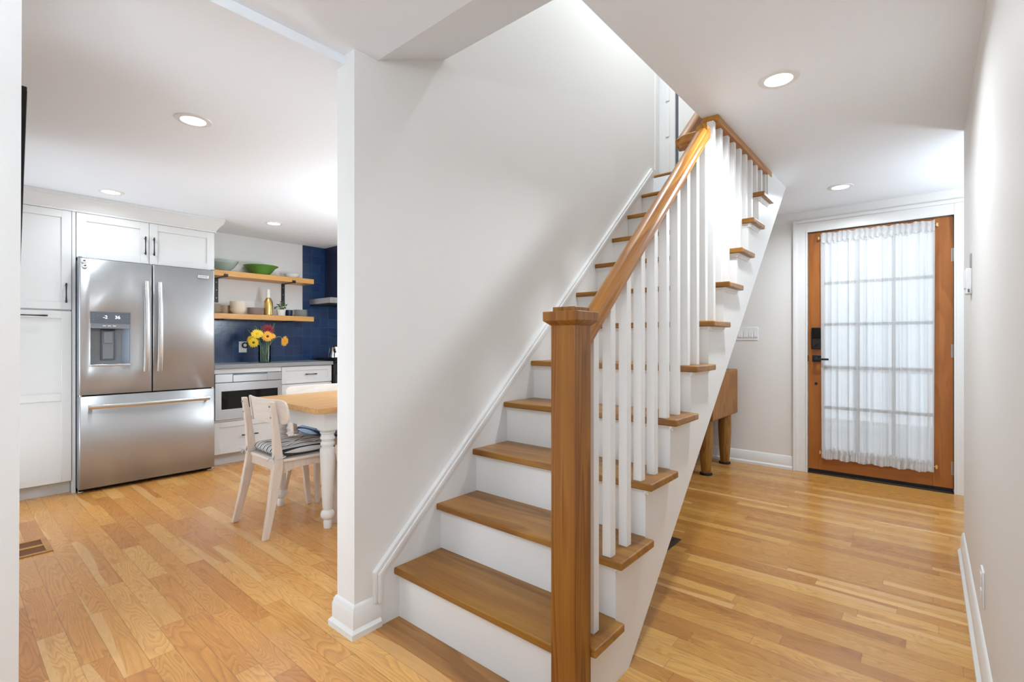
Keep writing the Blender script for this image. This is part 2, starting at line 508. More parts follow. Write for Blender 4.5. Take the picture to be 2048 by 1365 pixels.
M['stripe'] = stripes('striped_cloth'); M['bstripe'] = stripes('blue_striped_cloth', True)
M['cord'] = plain('tie_cloth', srgb(206,208,210), .9)
M['lens'] = emis('lamp_lens', (1,.985,.95,1), 6.0)
M['digit'] = emis('display_digits', (.9,.95,1,1), 1.2)
M['print'] = plain('dark_print', srgb(70,70,74), .5)
M['porch'] = plain('porch_concrete', srgb(190,190,188), .8)
M['grass'] = plain('lawn', srgb(120,140,90), .9, vary=.3, bscale=6)

# ================================================================== SETTING
struct('floor', MB().box(-5.7, 1.3, -1.0, 5.0, -.05, 0), M['floor'], smooth=0)
# hall ceiling with the stair opening and the curved plaster lip in front of it
c = MB()
c.box(XW-.07, 1.3, -1.0, 1.16, ZC, 2.46)
c.box(-.88, 1.3, 1.16, 5.0, ZC, 2.46)
c.box(XW-.5, -.88, 3.74, 5.0, ZC, 2.46)
lip = [(1.16,ZC),(1.205,2.312),(1.245,2.329),(1.285,2.347),(1.323,2.364),(1.38,2.388),(1.435,2.412),(1.524,2.451),(1.524,2.50),(1.16,2.50)]
c.prism(lip, 'x', XW, -.88)
struct('ceiling', c, M['ceil'])
struct('ceiling_kitchen', MB().box(XB-.1, XW-.07, -.1, 4.6, ZK, 2.46), M['ceil'], smooth=0)
# stair wall: end face towards the camera, runs on beside the flight and up past the landing
wl = MB()
wl.box(XWK, XW, 1.055, 3.86, 0, 4.9)
struct('wall_stair', wl, M['wall'], smooth=0)
struct('wall_right', MB().box(XR, XR+.12, -1.0, 3.6, 0, ZC).box(XR+.12, 1.2, 3.48, 3.6, 0, ZC), M['wall'], smooth=0)
struct('wall_recess', MB().box(1.18, 1.3, 3.6, 3.7, 0, ZC).box(1.18, 1.3, 4.85, 5.0, 0, ZC).box(1.18, 1.3, 3.7, 4.85, 2.15, ZC), M['wall'], smooth=0)
wq = MB().box(1.2,1.26,3.7,3.75,0,2.15).box(1.2,1.26,4.80,4.85,0,2.15).box(1.2,1.26,3.75,4.80,2.10,2.15).box(1.2,1.26,3.75,4.80,0,.08)
wn = struct('window_4', wq, M['trim'], smooth=0)  # unseen window, added to let light into the far end of the hall
obj('glass_pane', MB().box(1.227,1.233,3.75,4.80,.08,2.10), M['glass'], wn, smooth=0)
f = MB()
f.box(-2.4, -.805, YD, YD+.12, 0, ZC); f.box(.156, 1.3, YD, YD+.12, 0, ZC); f.box(-.805, .156, YD, YD+.12, 2.103, ZC)
struct('wall_front', f, M['wall'], smooth=0)
struct('wall_closet', MB().box(-2.4, -2.28, 3.86, YD, 0, ZC).box(-2.4, XW, 3.74, 3.86, 0, ZC), M['wall'], smooth=0)
# wall beside the camera, left of the kitchen opening (its edge is very slightly out of plumb)
lw_ = MB().add([(XW,-1.0,0),(XW,.131,0),(XW,.1388,ZC),(XW,-1.0,ZC),(XWK,-1.0,0),(XWK,.131,0),(XWK,.1388,ZC),(XWK,-1.0,ZC)],
               [(0,1,2,3),(7,6,5,4),(1,5,6,2),(0,4,5,1),(3,2,6,7),(0,3,7,4)])
struct('wall_left', lw_, M['wall'], smooth=0)
kl = MB().box(XB-.1, -4.86, -.02, .10, 0, ZK).box(-3.68, -2.40, -.02, .10, 0, ZK).box(-1.93, XWK, -.02, .10, 0, ZK)
kl.box(-4.86, -3.68, -.02, .10, 2.16, ZK).box(-2.40, -1.93, -.02, .10, 2.16, ZK)
struct('wall_kitchen_left', kl, M['wall'], smooth=0)
for i_, (a_, b_) in enumerate(((-4.86,-3.68),(-2.40,-1.93))):
    wq = MB().box(a_,a_+.05,.01,.06,0,2.16).box(b_-.05,b_,.01,.06,0,2.16).box(a_+.05,b_-.05,.01,.06,2.11,2.16).box(a_+.05,b_-.05,.01,.06,0,.09)
    wn = struct('window_%d' % (i_+2), wq, M['trim'], smooth=0)  # unseen windows guessed from the bluish ceiling, made large to brighten it
    obj('glass_pane', MB().box(a_+.05,b_-.05,.032,.038,.09,2.11), M['glass'], wn, smooth=0)
struct('wall_back_blocker', MB().box(XWK, -.55, -1.1, -1.0, 0, ZC), M['wall'], smooth=0)  # unseen wall, added to block light from behind reaching the left wall
struct('wall_kitchen_back', MB().box(XB-.1, XB, .0, 4.6, 0, ZK), M['wall'], smooth=0)
fk = MB().box(XB, -4.7, 4.5, 4.6, 0, ZK).box(-4.7, -2.4, 4.5, 4.6, 2.12, ZK)
struct('wall_kitchen_far', fk, M['wall'], smooth=0)
wf = MB()
for x in (-4.7, -3.95, -3.20, -2.46): wf.box(x, x+.06, 4.53, 4.58, 0, 2.12)
wf.box(-4.7, -2.4, 4.53, 4.58, 2.06, 2.12); wf.box(-4.7, -2.4, 4.53, 4.58, 0, .08)
win = struct('window_1', wf, M['trim'], smooth=0)  # unseen glazed opening, made wide to bring more light into the kitchen
obj('glass_pane', MB().box(-4.66, -2.44, 4.552, 4.558, .08, 2.06), M['glass'], win, smooth=0)
# blue tile: low splash under the shelf and the full-height field by the range
struct('wall_tile', MB().box(XB, XB+.008, 1.635, 2.732, .93, 1.42).box(XB, XB+.008, 2.732, 4.4, .93, ZK), M['tile'], smooth=0)
# upstairs
struct('floor_landing', MB().box(XW, -.88, 3.775, 5.0, 2.46, 2.486), M['floor'], smooth=0)
struct('wall_upstairs_right', MB().box(-.88, -.78, 1.36, 5.0, 2.46, 4.8), M['wall'], smooth=0)
struct('wall_upstairs_front', MB().box(XWK, -.78, 1.40, 1.524, 2.5, 4.8), M['wall'], smooth=0)
struct('wall_upstairs_back', MB().box(XWK, -.78, 3.93, 4.03, 2.486, 4.8), M['wall'], smooth=0)
struct('ceiling_upstairs', MB().box(XWK, -.78, 1.4, 4.03, 4.8, 4.9), M['ceil'], smooth=0)
# pair of narrow white closet doors at the top of the stairs, dark pivot gap between them
d2 = MB()
def panel_leaf(mb, x0, x1, z0, z1, y):
    mb.box(x0, x1, y, y+.03, z0, z1)
    n = 7; st = (z1-z0)/n
    for i in range(n):
        a = z0+st*i+.03; b = z0+st*(i+1)-.03
        mb.box(x0+.045, x1-.045, y-.007, y, a, b)
panel_leaf(d2, -1.685, -1.562, 2.50, 4.55, 3.885)
dd = struct('door_2', d2, M['trim'], .002)
d3 = MB(); panel_leaf(d3, -1.535, -.93, 2.50, 4.55, 3.885)
obj('door_leaf', d3, M['trim'], dd, .002)
obj('gap_strip', MB().box(-1.562, -1.535, 3.90, 3.912, 2.50, 4.55), M['dgrey'], dd, smooth=0)
pv = MB().cyl((-1.548,3.893,2.505),(-1.548,3.893,2.575),.011).box(-1.563,-1.533,3.882,3.90,2.575,2.585)
pv.cyl((-1.548,3.893,3.215),(-1.548,3.893,3.27),.011)
obj('pivot', pv, M['nickel'], dd)
struct('trim_5', MB().box(XW, XW+.015, 3.79, 3.86, 2.50, 4.6), M['trim'], .002)

# ------------------------------------------------------------------ baseboards and trim
BB = [(0,0),(.026,0),(.026,.022),(.017,.032),(.015,.034),(.015,.092),(.012,.097),(.010,.110),(.004,.120),(0,.122)]
def base(name, path):
    # profile side is to the right of travel
    return struct(name, MB().sweep(path, BB), M['trim'])
base('baseboard_stair', [(XW,1.165,0),(XW,1.055,0),(XWK,1.055,0),(XWK,3.8,0)][::-1] if False else [(XWK,3.8,0),(XWK,1.055,0),(XW,1.055,0),(XW,1.165,0)])
for o in [bpy.data.objects['baseboard_stair']]: pass
base('baseboard_right', [(XR,3.575,0),(XR,-1.0,0)])
base('baseboard_front', [(-2.28,YD,0),(-.913,YD,0)])
base('baseboard_left', [(XW,-1.0,0),(XW,.10,0)])
# skirt board along the stair wall with its cap moulding
sl = RISE/RUN*.995
def sk(y): return .222+(y-1.135)*.897
sb = MB().prism([(1.165,0),(1.165,.24),(3.715,sk(3.715)),(3.86,sk(3.715)),(3.86,2.3),(1.5,0)], 'x', XW, XW+.018)
# cap: three thin beads following the upper edge
dn = Vector((0,-.897,1)).normalized()
def cap(mb, o0, o1, th):
    a0 = Vector((0,1.135,.222)); a1 = Vector((0,3.715,sk(3.715)))
    k = lambda d: (1.135+d*.72, .222+d*.0)
    p = []
    for (d, s) in ((o0, 0), (o1, 0)):
        pass
    y0a, y0b = 1.135+o0, 1.135+o1
    pts = [(y0a,.10),(y0b,.10),(y0b, sk(y0b)-o1*1.62),(3.715, sk(3.715)-o1*1.62),(3.715, sk(3.715)-o0*1.62),(y0a, sk(y0a)-o0*1.62)]
    mb.prism(pts, 'x', XW, XW+th)
cap(sb, 0, .012, .022); cap(sb, .012, .024, .029); cap(sb, .024, .036, .024)
struct('trim_2', sb, M['trim'], .0015)
struct('trim_7', MB().box(XW+.018, -.868, 1.135, 1.2525, 0, .0012), wood('riser_board_oak', srgb(128,84,40), srgb(164,112,58), srgb(188,136,78), 'x', 1.0, .33, contrast=1.4), smooth=0)   # darker board along the first riser
# front door casing
cs = MB()
XL, XRt = -.800, .151
for (a, b, t) in ((.0,.085,.018),(.085,.111,.028),(.0,.012,.022)):
    cs.box(XL-b, XL-a, YD-t, YD, 0, 2.098+b)
    cs.box(XRt+a, XRt+b, YD-t, YD, 0, 2.098+b)
    cs.box(XL-a, XRt+a, YD-t, YD, 2.098+a, 2.098+b)
# jambs
cs.box(XL-.006, XL, YD, YD+.12, 0, 2.10); cs.box(XRt, XRt+.006, YD, YD+.12, 0, 2.10); cs.box(XL, XRt, YD, YD+.12, 2.098, 2.104)
struct('trim_1', cs, M['trim'], .002)
struct('trim_4', MB().box(XL, XRt, YD-.012, YD+.12, 0, .012), M['bronze'], .002)   # threshold

# ------------------------------------------------------------------ front door
YF = 4.958
dr = MB().box(-.797,-.680,YF,YF+.044,.036,2.094).box(.030,.148,YF,YF+.044,.036,2.094)
door = struct('door_1', dr, M['fir'], .0015)
obj('rail', MB().box(-.680,.030,YF,YF+.044,2.0,2.094), M['firx'], door, .0015)
obj('rail', MB().box(-.680,.030,YF,YF+.044,.036,.215), M['firx'], door, .0015)
obj('glass_pane', MB().box(-.680,.030,YF+.02,YF+.024,.215,2.0), M['glass'], door, smooth=0)
mu = MB()
for x in (-.443,-.207): mu.box(x-.012,x+.012,YF+.008,YF+.036,.215,2.0)
for z in (.578,.924,1.292,1.646): mu.box(-.680,.030,YF+.008,YF+.036,z-.012,z+.012)
obj('muntin', mu, plain('muntin_paint', srgb(128,124,120), .5), door, smooth=0)
obj('door_sweep', MB().box(-.797,.148,YF-.002,YF+.04,.012,.036), M['gasket'], door, smooth=0, label='black rubber sweep under the door')
obj('weather_strip', MB().box(-.80,.151,YF+.004,YF+.03,2.092,2.099).box(.1475,.1515,YF+.004,YF+.03,.03,2.098), M['gasket'], door, smooth=0)
kp = obj('keypad_lock', MB().box(-.772,-.698,YF-.026,YF,1.079,1.266), M['black'], door, .008, label='black keypad deadbolt')
obj('keypad_cover', MB().box(-.769,-.701,YF-.030,YF-.024,1.172,1.263), M['blackgl'], kp, .006)
obj('thumb_turn', MB().tube([(-.752,YF-.034,1.108),(-.718,YF-.034,1.128)], .0065, 8).cyl((-.735,YF-.034,1.118),(-.735,YF-.02,1.118),.012), M['black'], kp)
lv = obj('lever_handle', MB().box(-.767,-.697,YF-.012,YF,.970,1.028), M['black'], door, .004, label='black lever handle')
obj('lever', MB().cyl((-.735,YF-.01,.999),(-.735,YF-.05,.999),.011).box(-.745,-.640,YF-.060,YF-.046,.985,1.002), M['black'], lv, .003)
obj('strike_plate', MB().box(-.806,-.797,YF-.012,YF+.01,.972,1.025), M['black'], door, .002)
obj('bolt_hole', MB().lathe([(0,0),(.012,0),(.012,.0025),(.006,.003),(0,.003)], (-.739,YF,.779), 16, Matrix.Rotation(PI/2,3,'X')), M['gasket'], door, label='dark plugged hole in the stile')
for z in (1.80, 1.075, .19):
    hg = MB().cyl((.152,YF-.008,z-.05),(.152,YF-.008,z+.05),.0075,seg=12).box(.136,.152,YF-.002,YF+.001,z-.05,z+.05)
    obj('hinge', hg, M['nickel'], door, label='nickel hinge')

# porch outside
struct('floor_porch', MB().box(-4, 4, 5.07, 9, -.2, -.12), M['porch'], smooth=0)
pr = MB().box(-3, 3, 8.3, 8.36, .72, .80).box(-3, 3, 8.3, 8.36, -.02, .04)
for i in range(31): pr.box(-3+i*.2, -3+i*.2+.03, 8.31, 8.35, .04, .72)
struct('trim_6', pr, M['trim'], smooth=0)

# ------------------------------------------------------------------ sheer curtain
cu = thing('door_curtain', 'sheer white gathered curtain covering the glass of the front door', 'curtain', (-.33, 4.94, .145))
YC = 4.932
rnd = random.Random(3)
ph = [rnd.uniform(0, 6.28) for _ in range(8)]
def fold(x, z):
    t = (z-.19)/1.82
    a = .0055*math.sin(x*96+ph[0]+.5*math.sin(z*1.3)) + .004*math.sin(x*151+ph[1]+.7*t) + .003*math.sin(x*47+ph[2]-1.2*t) + .0018*math.sin(x*263+ph[3])
    return a
def cpanel(u, v):
    z = .20+v*1.80
    k = .04*math.sin(PI*v)      # bows inward slightly between the rods
    x = -.702+u*.745 + (.008*(1-v) if u < .5 else -.006*(1-v))*abs(2*u-1)
    return (x, YC+fold(x, z), z)
obj('curtain_panel', MB().grid(260, 26, cpanel), M['sheer'], cu, smooth=60)
def hem(z0, z1, zr, seed):
    r = random.Random(seed); p = [r.uniform(0,6.28) for _ in range(4)]
    def fn(u, v):
        z = z0+v*(z1-z0); x = -.702+u*.745
        if z0 < .3: x += (.008 if u < .5 else -.006)*abs(2*u-1)
        d = min(abs(z-zr)/.03, 1)
        amp = .0025+.007*d
        zz = z + (.006*math.sin(x*52+p[2])*d if (v < .05 or v > .95) else 0)
        return (x, YC-.004+amp*math.sin(x*165+p[0]+.9*math.sin(x*31+p[1])), zz)
    return MB().grid(220, 9, fn)
obj('header', hem(1.985, 2.072, 2.035, 5), M['hem'], cu, smooth=60)
obj('header', hem(2.0, 2.070, 2.035, 6), M['hem'], cu, smooth=60)
obj('hem', hem(.142, .235, .190, 8), M['hem'], cu, smooth=60)
obj('hem', hem(.146, .222, .190, 9), M['hem'], cu, smooth=60)
for z, x0, x1 in ((2.035,-.716,.056),(.190,-.706,.052)):
    rd = obj('curtain_rod', MB().cyl((x0,YC+.007,z),(x1,YC+.007,z),.0035,seg=8), M['brass'], cu, label='thin brass rod')
    for x in (x0, x1):
        obj('bracket', MB().box(x-.006,x+.006,YC-.006,YF,z-.014,z+.014), M['brass'], rd, .001)

# ================================================================== STAIRCASE
st = thing('staircase', 'straight oak and white staircase with square white balusters climbing away from the hall', 'staircase', (-1.24, 1.2, 0))
NT = 12
yn = lambda n: Y1+RUN*(n-1)
zn = lambda n: Z1+RISE*(n-1)
XT0, XT1, XS = XW+.018, -.763, -.80
TH = .028
for n in range(1, NT+1):
    y0 = yn(n); yb = yn(n+1)+.034
    t = MB()
    if n <= 10:
        if n == 1:
            pts = [(XT0,y0),(-.866,y0),(-.866,1.289),(XT1,1.289),(XT1,y0+.252),(XS,y0+.252),(XS,yb),(XT0,yb)]
        else:
            pts = [(XT0,y0),(XT1,y0),(XT1,y0+.252),(XS,y0+.252),(XS,yb),(XT0,yb)]
    elif n == 11:
        pts = [(XT0,y0),(XS-.045,y0),(XS-.045,yb),(XT0,yb)]
    else:
        pts = [(XT0,y0),(-.88,y0),(-.88,y0+.07),(XT0,y0+.07)]
    t.prism(pts, 'z', zn(n)-TH, zn(n))
    obj('tread', t, M['tread'], st, .0105, bseg=4)
    r = MB()
    yr = y0+.028; zb = zn(n-1) if n > 1 else 0
    xe = XS if n <= 10 else (XS-.045 if n == 11 else -.88)
    r.box(XT0, xe-(.042 if n <= 10 else 0), yr, yr+.018, zb, zn(n)-TH)
    # scotia under the nosing
    r.prism([(yr,zn(n)-TH),(yr-.014,zn(n)-TH),(yr-.013,zn(n)-TH-.006),(yr-.005,zn(n)-TH-.014),(yr-.004,zn(n)-TH-.02),(yr,zn(n)-TH-.021)], 'x', XT0, xe+(.014 if n <= 10 and n > 1 else 0))
    if n <= 10:
        r.prism([(XS,zn(n)-TH),(XS+.014,zn(n)-TH),(XS+.013,zn(n)-TH-.006),(XS+.005,zn(n)-TH-.014),(XS+.004,zn(n)-TH-.02),(XS,zn(n)-TH-.021)], 'y', yr-.014 if n > 1 else 1.29, yn(n)+.235)
    obj('riser', r, M['trim'], st)
# open stringer with saw-tooth top
low = lambda z: 1.576+z/.9166
pts = [(1.252, 0)]
for n in range(1, 11):
    pts += [(yn(n)+.027, zn(n)-TH), (yn(n+1)+.027, zn(n)-TH)]
pts += [(yn(11)+.027, ZC-.001), (low(ZC), ZC-.001), (1.576, 0)]
obj('stringer', MB().prism(pts, 'x', XS, XS-.042), M['trim'], st, smooth=0)
so = MB().prism([(low(.03)+.02,.03),(low(2.28)+.0,2.28),(low(2.28)-.04,2.28),(low(.03)-.02,.03)], 'x', XS-.045, XT0)
obj('soffit', so, M['trim'], st, smooth=0)
# newel
nw = obj('newel_post', MB().box(-.866,-.778,1.2,1.288,0,1.21), M['oakz'], st, .004, label='square oak newel post')
cp = MB()
a = .0175
cp.add([(-.866,1.2,1.196),(-.778,1.2,1.196),(-.778,1.288,1.196),(-.866,1.288,1.196),
        (-.866-a,1.2-a,1.210),(-.778+a,1.2-a,1.210),(-.778+a,1.288+a,1.210),(-.866-a,1.288+a,1.210),
        (-.866-a,1.2-a,1.238),(-.778+a,1.2-a,1.238),(-.778+a,1.288+a,1.238),(-.866-a,1.288+a,1.238)],
       [(3,2,1,0),(0,1,5,4),(1,2,6,5),(2,3,7,6),(3,0,4,7),(4,5,9,8),(5,6,10,9),(6,7,11,10),(7,4,8,11),(8,9,10,11)])
cp.box(-.862,-.782,1.204,1.284,1.236,1.252)
obj('newel_cap', cp, M['oakz'], nw, .002)
# balusters
XBc, bw = -.826, .0165
rail_z = lambda y: 1.111+.9065*(y-1.300)
TRZ = 2.246
def baluster(y, z0, z1):
    b = MB()
    s = bw*2*.9065/2
    b.add([(XBc-bw,y-bw,z0),(XBc+bw,y-bw,z0),(XBc+bw,y+bw,z0),(XBc-bw,y+bw,z0),
           (XBc-bw,y-bw,z1-(s if z1 < TRZ-.001 else 0)),(XBc+bw,y-bw,z1-(s if z1 < TRZ-.001 else 0)),(XBc+bw,y+bw,z1+(s if z1 < TRZ-.001 else 0)),(XBc-bw,y+bw,z1+(s if z1 < TRZ-.001 else 0))],
          [(3,2,1,0),(4,5,6,7),(0,1,5,4),(1,2,6,5),(2,3,7,6),(3,0,4,7)])
    obj('baluster', b, M['trim'], st, .0015)
ys = [(1, 1.372)]
for n in range(2, 11):
    for c0 in (1.482, 1.597): ys.append((n, c0+RUN*(n-2)))
ys.append((10, 3.535))
for n, y in ys:
    z0 = zn(n)
    z1 = TRZ if y > 2.5 else rail_z(y)+.006
    baluster(y, z0, z1)
# oak strip under the ceiling edge
obj('ceiling_rail', MB().prism([(-.877,ZC),(-.877,TRZ+.006),(-.870,TRZ),(-.806,TRZ),(-.796,TRZ+.006),(-.796,ZC-.006),(-.802,ZC)], 'y', 2.535, 3.635), M['oaky'], st, .002)
# handrail
RP = [(-.021,0),(.021,0),(.021,.010),(.027,.016),(.030,.026),(.0255,.033),(.0275,.042),(.0245,.053),(.016,.060),(0,.0635),(-.016,.060),(-.0245,.053),(-.0275,.042),(-.0255,.033),(-.030,.026),(-.027,.016),(-.021,.010)]
hr = MB()
hr.sweep([(XBc,1.288,rail_z(1.288)),(XBc,2.435,rail_z(2.435))], RP)
zj = 2.130
jp = [(XBc,2.375,zj)]
for i in range(0, 9):
    a = i/8*PI/2
    jp.append((XBc-.046*(1-math.cos(a)), 2.405+.046*math.sin(a), zj))
for i in range(0, 9):
    a = i/8*PI/2
    jp.append((-.913-.044*math.sin(a), 2.451+.044*(1-math.cos(a)), zj))
hr.sweep(jp, RP)
hr.sweep([(-.957,2.482,zj),(-.957,3.70,zj+.9065*1.218)], RP)
th_ = math.atan(.9065)
Ri = Matrix.Rotation(-th_, 3, 'X')
hr.v = [tuple(Ri @ (Vector(p)-st.location)) for p in hr.v]
ho = obj('handrail', hr, M['oaky'], st, smooth=28, local=True)     # mesh frame lies along the rail, so the grain does too
ho.rotation_euler = (th_, 0, 0)

def revolve_shell(prof_out, th):
    """closed bowl profile from outer (r,z) list"""
    inn = [(max(r-th, 0), z+(th if i == 0 else th*.4)) for i, (r, z) in enumerate(prof_out)]
    inn[-1] = (prof_out[-1][0]-th*.6, prof_out[-1][1])
    return [(0, prof_out[0][1])]+prof_out+inn[::-1]+[(0, prof_out[0][1]+th)]
# ================================================================== recessed lights
def recessed(x, y, z, watts, label, cat='light', group='recessed ceiling lights'):
    t = thing('recessed_light', label, cat, (x, y, z), group)
    obj('trim_ring', MB().lathe([(.052,-.001),(.056,-.006),(.078,-.004),(.081,0),(.052,0)], (0,0,0), 32), M['trim'], t, local=True)
    obj('lens', MB().lathe([(0,-.003),(.054,-.003),(.054,0),(0,0)], (0,0,0), 32), M['lens'], t, local=True)
    L = bpy.data.lights.new('bulb', 'AREA'); L.shape = 'DISK'; L.size = .105; L.energy = watts; L.color = (.82,.92,1)
    L.spread = math.radians(160)
    b = bpy.data.objects.new('bulb', L); C.objects.link(b); b.parent = t; b.location = (0,0,-.006)
    return t
recessed(-.493, 2.368, ZC, HALL_W, 'larger round recessed light in the hall ceiling beside the stair opening', group=None)
recessed(-.49, 4.32, ZC, HALL_W, 'round recessed light in the hall ceiling in front of the front door', group=None)
recessed(-2.79, .832, ZK, KIT_W, 'round recessed kitchen light, nearest and highest of the three in view', group=None)
recessed(-4.595, .838, ZK, KIT_W, 'round recessed kitchen light above the refrigerator cabinet', group=None)
recessed(-4.66, 2.05, ZK, KIT_W, 'round recessed kitchen light above the open shelves', group=None)
recessed(-1.29, 2.9, 4.80, UP_W, 'round recessed light in the ceiling high over the stairs', group=None)

# floor uplighters and the globe over the table (unseen, added to light the ceilings)
def uplighter(label, x, y, watts):
    t = thing('fill_uplighter', label, 'lamp', (x, y, 0))
    obj('base', MB().lathe([(0,0),(.14,0),(.14,.015),(.02,.03),(0,.03)], (0,0,0), 32), M['black'], t, local=True)
    obj('pole', MB().cyl((0,0,.02),(0,0,1.62),.012), M['black'], t, local=True)
    obj('lamp_shade', MB().lathe(revolve_shell([(.03,1.60),(.10,1.63),(.16,1.69),(.18,1.74)], .004), (0,0,0), 32), M['black'], t, local=True)
    L = bpy.data.lights.new('bulb', 'AREA'); L.shape = 'DISK'; L.size = .22; L.energy = watts; L.color = (.79,.90,1); L.spread = PI
    b = bpy.data.objects.new('bulb', L); C.objects.link(b); b.parent = t; b.location = (0,0,1.735); b.rotation_euler = (PI,0,0)
uplighter('unseen black floor uplighter added behind the camera to light the hall ceiling', -.25, -.80, TORCH_FILL_W)
uplighter('unseen black floor uplighter added for light in the nook right of the front door', .72, 4.25, NOOK_FILL_W)
t = thing('fill_pendant', 'unseen white glass globe pendant added over the dining table to light the ceiling', 'lamp', (-3.13, 2.5, ZK))
obj('canopy', MB().lathe([(0,-.02),(.05,-.02),(.055,0),(0,0)], (0,0,0), 24), M['trim'], t, local=True)
obj('cord', MB().cyl((0,0,-.62),(0,0,-.01),.004), M['black'], t, local=True)
obj('globe', MB().ball((0,0,-.75), .14, seg=32, rings=18), emis('globe_fill_glow', (.79,.90,1,1), PEND_FILL_W/(4*PI*.14*.14*PI)), t, local=True)

# ================================================================== KITCHEN CABINETS
XF = -4.92
def bone(mb, p0, p1, out, r=.0065):
    """black pull: waisted bar on two posts, out = offset vector from the face"""
    p0 = Vector(p0); p1 = Vector(p1); o = Vector(out)
    a, b = p0+o, p1+o
    pts = []; rs = []
    for i in range(13):
        t = i/12
        pts.append(a.lerp(b, t)); rs.append(r*(.62+.55*abs(2*t-1)**2.2) if 0 < i < 12 else r*.8)
    mb.tube(pts, rs, 10)
    for t in (.1, .9):
        q = p0.lerp(p1, t); mb.tube([q, q+o], r*.7, 8)
    return mb
def shaker(name, parent, x, y0, y1, z0, z1, rail=.055, mids=(), mat=None, th=.02):
    mb = MB()
    xb = x-th
    mb.box(xb, x, y0, y0+rail, z0, z1); mb.box(xb, x, y1-rail, y1, z0, z1)
    mb.box(xb, x, y0+rail, y1-rail, z1-rail, z1); mb.box(xb, x, y0+rail, y1-rail, z0, z0+rail)
    for m_ in mids: mb.box(xb, x, y0+rail, y1-rail, m_[0], m_[1])
    mb.box(xb, x-.009, y0+rail, y1-rail, z0+rail, z1-rail)
    return obj(name, mb, mat or M['cab'], parent, .0012)
t = thing('pantry_cabinet', 'tall white pantry cabinet left of the refrigerator with two stacked doors', 'cabinet', (-5.2, .4, 0))
obj('body', MB().box(XB+.002, XF-.022, .105, .664, .095, 2.13), M['cab'], t, smooth=0)
obj('toe_kick', MB().box(XB+.002, -4.985, .105, .664, 0, .095), M['toe'], t, smooth=0)
d = shaker('door', t, XF, .107, .664, 1.386, 2.128)
obj('handle', bone(MB(), (XF,.631,1.435), (XF,.631,1.582), (.028,0,0)), M['black'], d, label='black waisted pull')
d = shaker('door', t, XF, .107, .664, .097, 1.374, mids=((.704,.758),))
obj('handle', bone(MB(), (XF,.30,1.336), (XF,.53,1.336), (.028,0,0)), M['black'], d, label='black waisted pull')
t = thing('end_panel', 'narrow white full-height panel between pantry and refrigerator', 'panel', (-5.2,.678,0))
obj('panel', MB().box(XB+.002, XF-.004, .667, .688, 0, 2.13), M['cab'], t, .001)
t = thing('end_panel', 'white full-height panel between refrigerator and worktop', 'panel', (-5.2,1.625,0))
obj('panel', MB().box(XB+.002, XF-.02, 1.617, 1.635, 0, 1.783), M['cab'], t, .001)
t = thing('fridge_top_cabinet', 'white two-door cabinet above the refrigerator', 'cabinet', (-5.2,1.15,1.785))
obj('body', MB().box(XB+.002, XF-.022, .69, 1.635, 1.786, 2.13), M['cab'], t, smooth=0)
d = shaker('door', t, XF, .692, 1.1455, 1.788, 2.128, .058)
obj('handle', bone(MB(), (XF,1.117,1.858), (XF,1.117,2.008), (.028,0,0)), M['black'], d, label='black waisted pull')
d = shaker('door', t, XF, 1.1485, 1.633, 1.788, 2.128, .058)
obj('handle', bone(MB(), (XF,1.176,1.858), (XF,1.176,2.008), (.028,0,0)), M['black'], d, label='black waisted pull')
CR = [(0,0),(.010,0),(.012,.010),(.010,.014),(.016,.020),(.030,.045),(.050,.070),(.062,.085),(.062,.095),(.068,.098),(.068,.121),(0,.121)]
# travel along -Y so the room side is on the right... profile side points to +X
struct('trim_3', MB().sweep([(XB+.004,1.635,2.13),(XF-.005,1.635,2.13),(XF-.005,.10,2.13)], [(-s,u) for s,u in CR][::-1]), M['cab'])

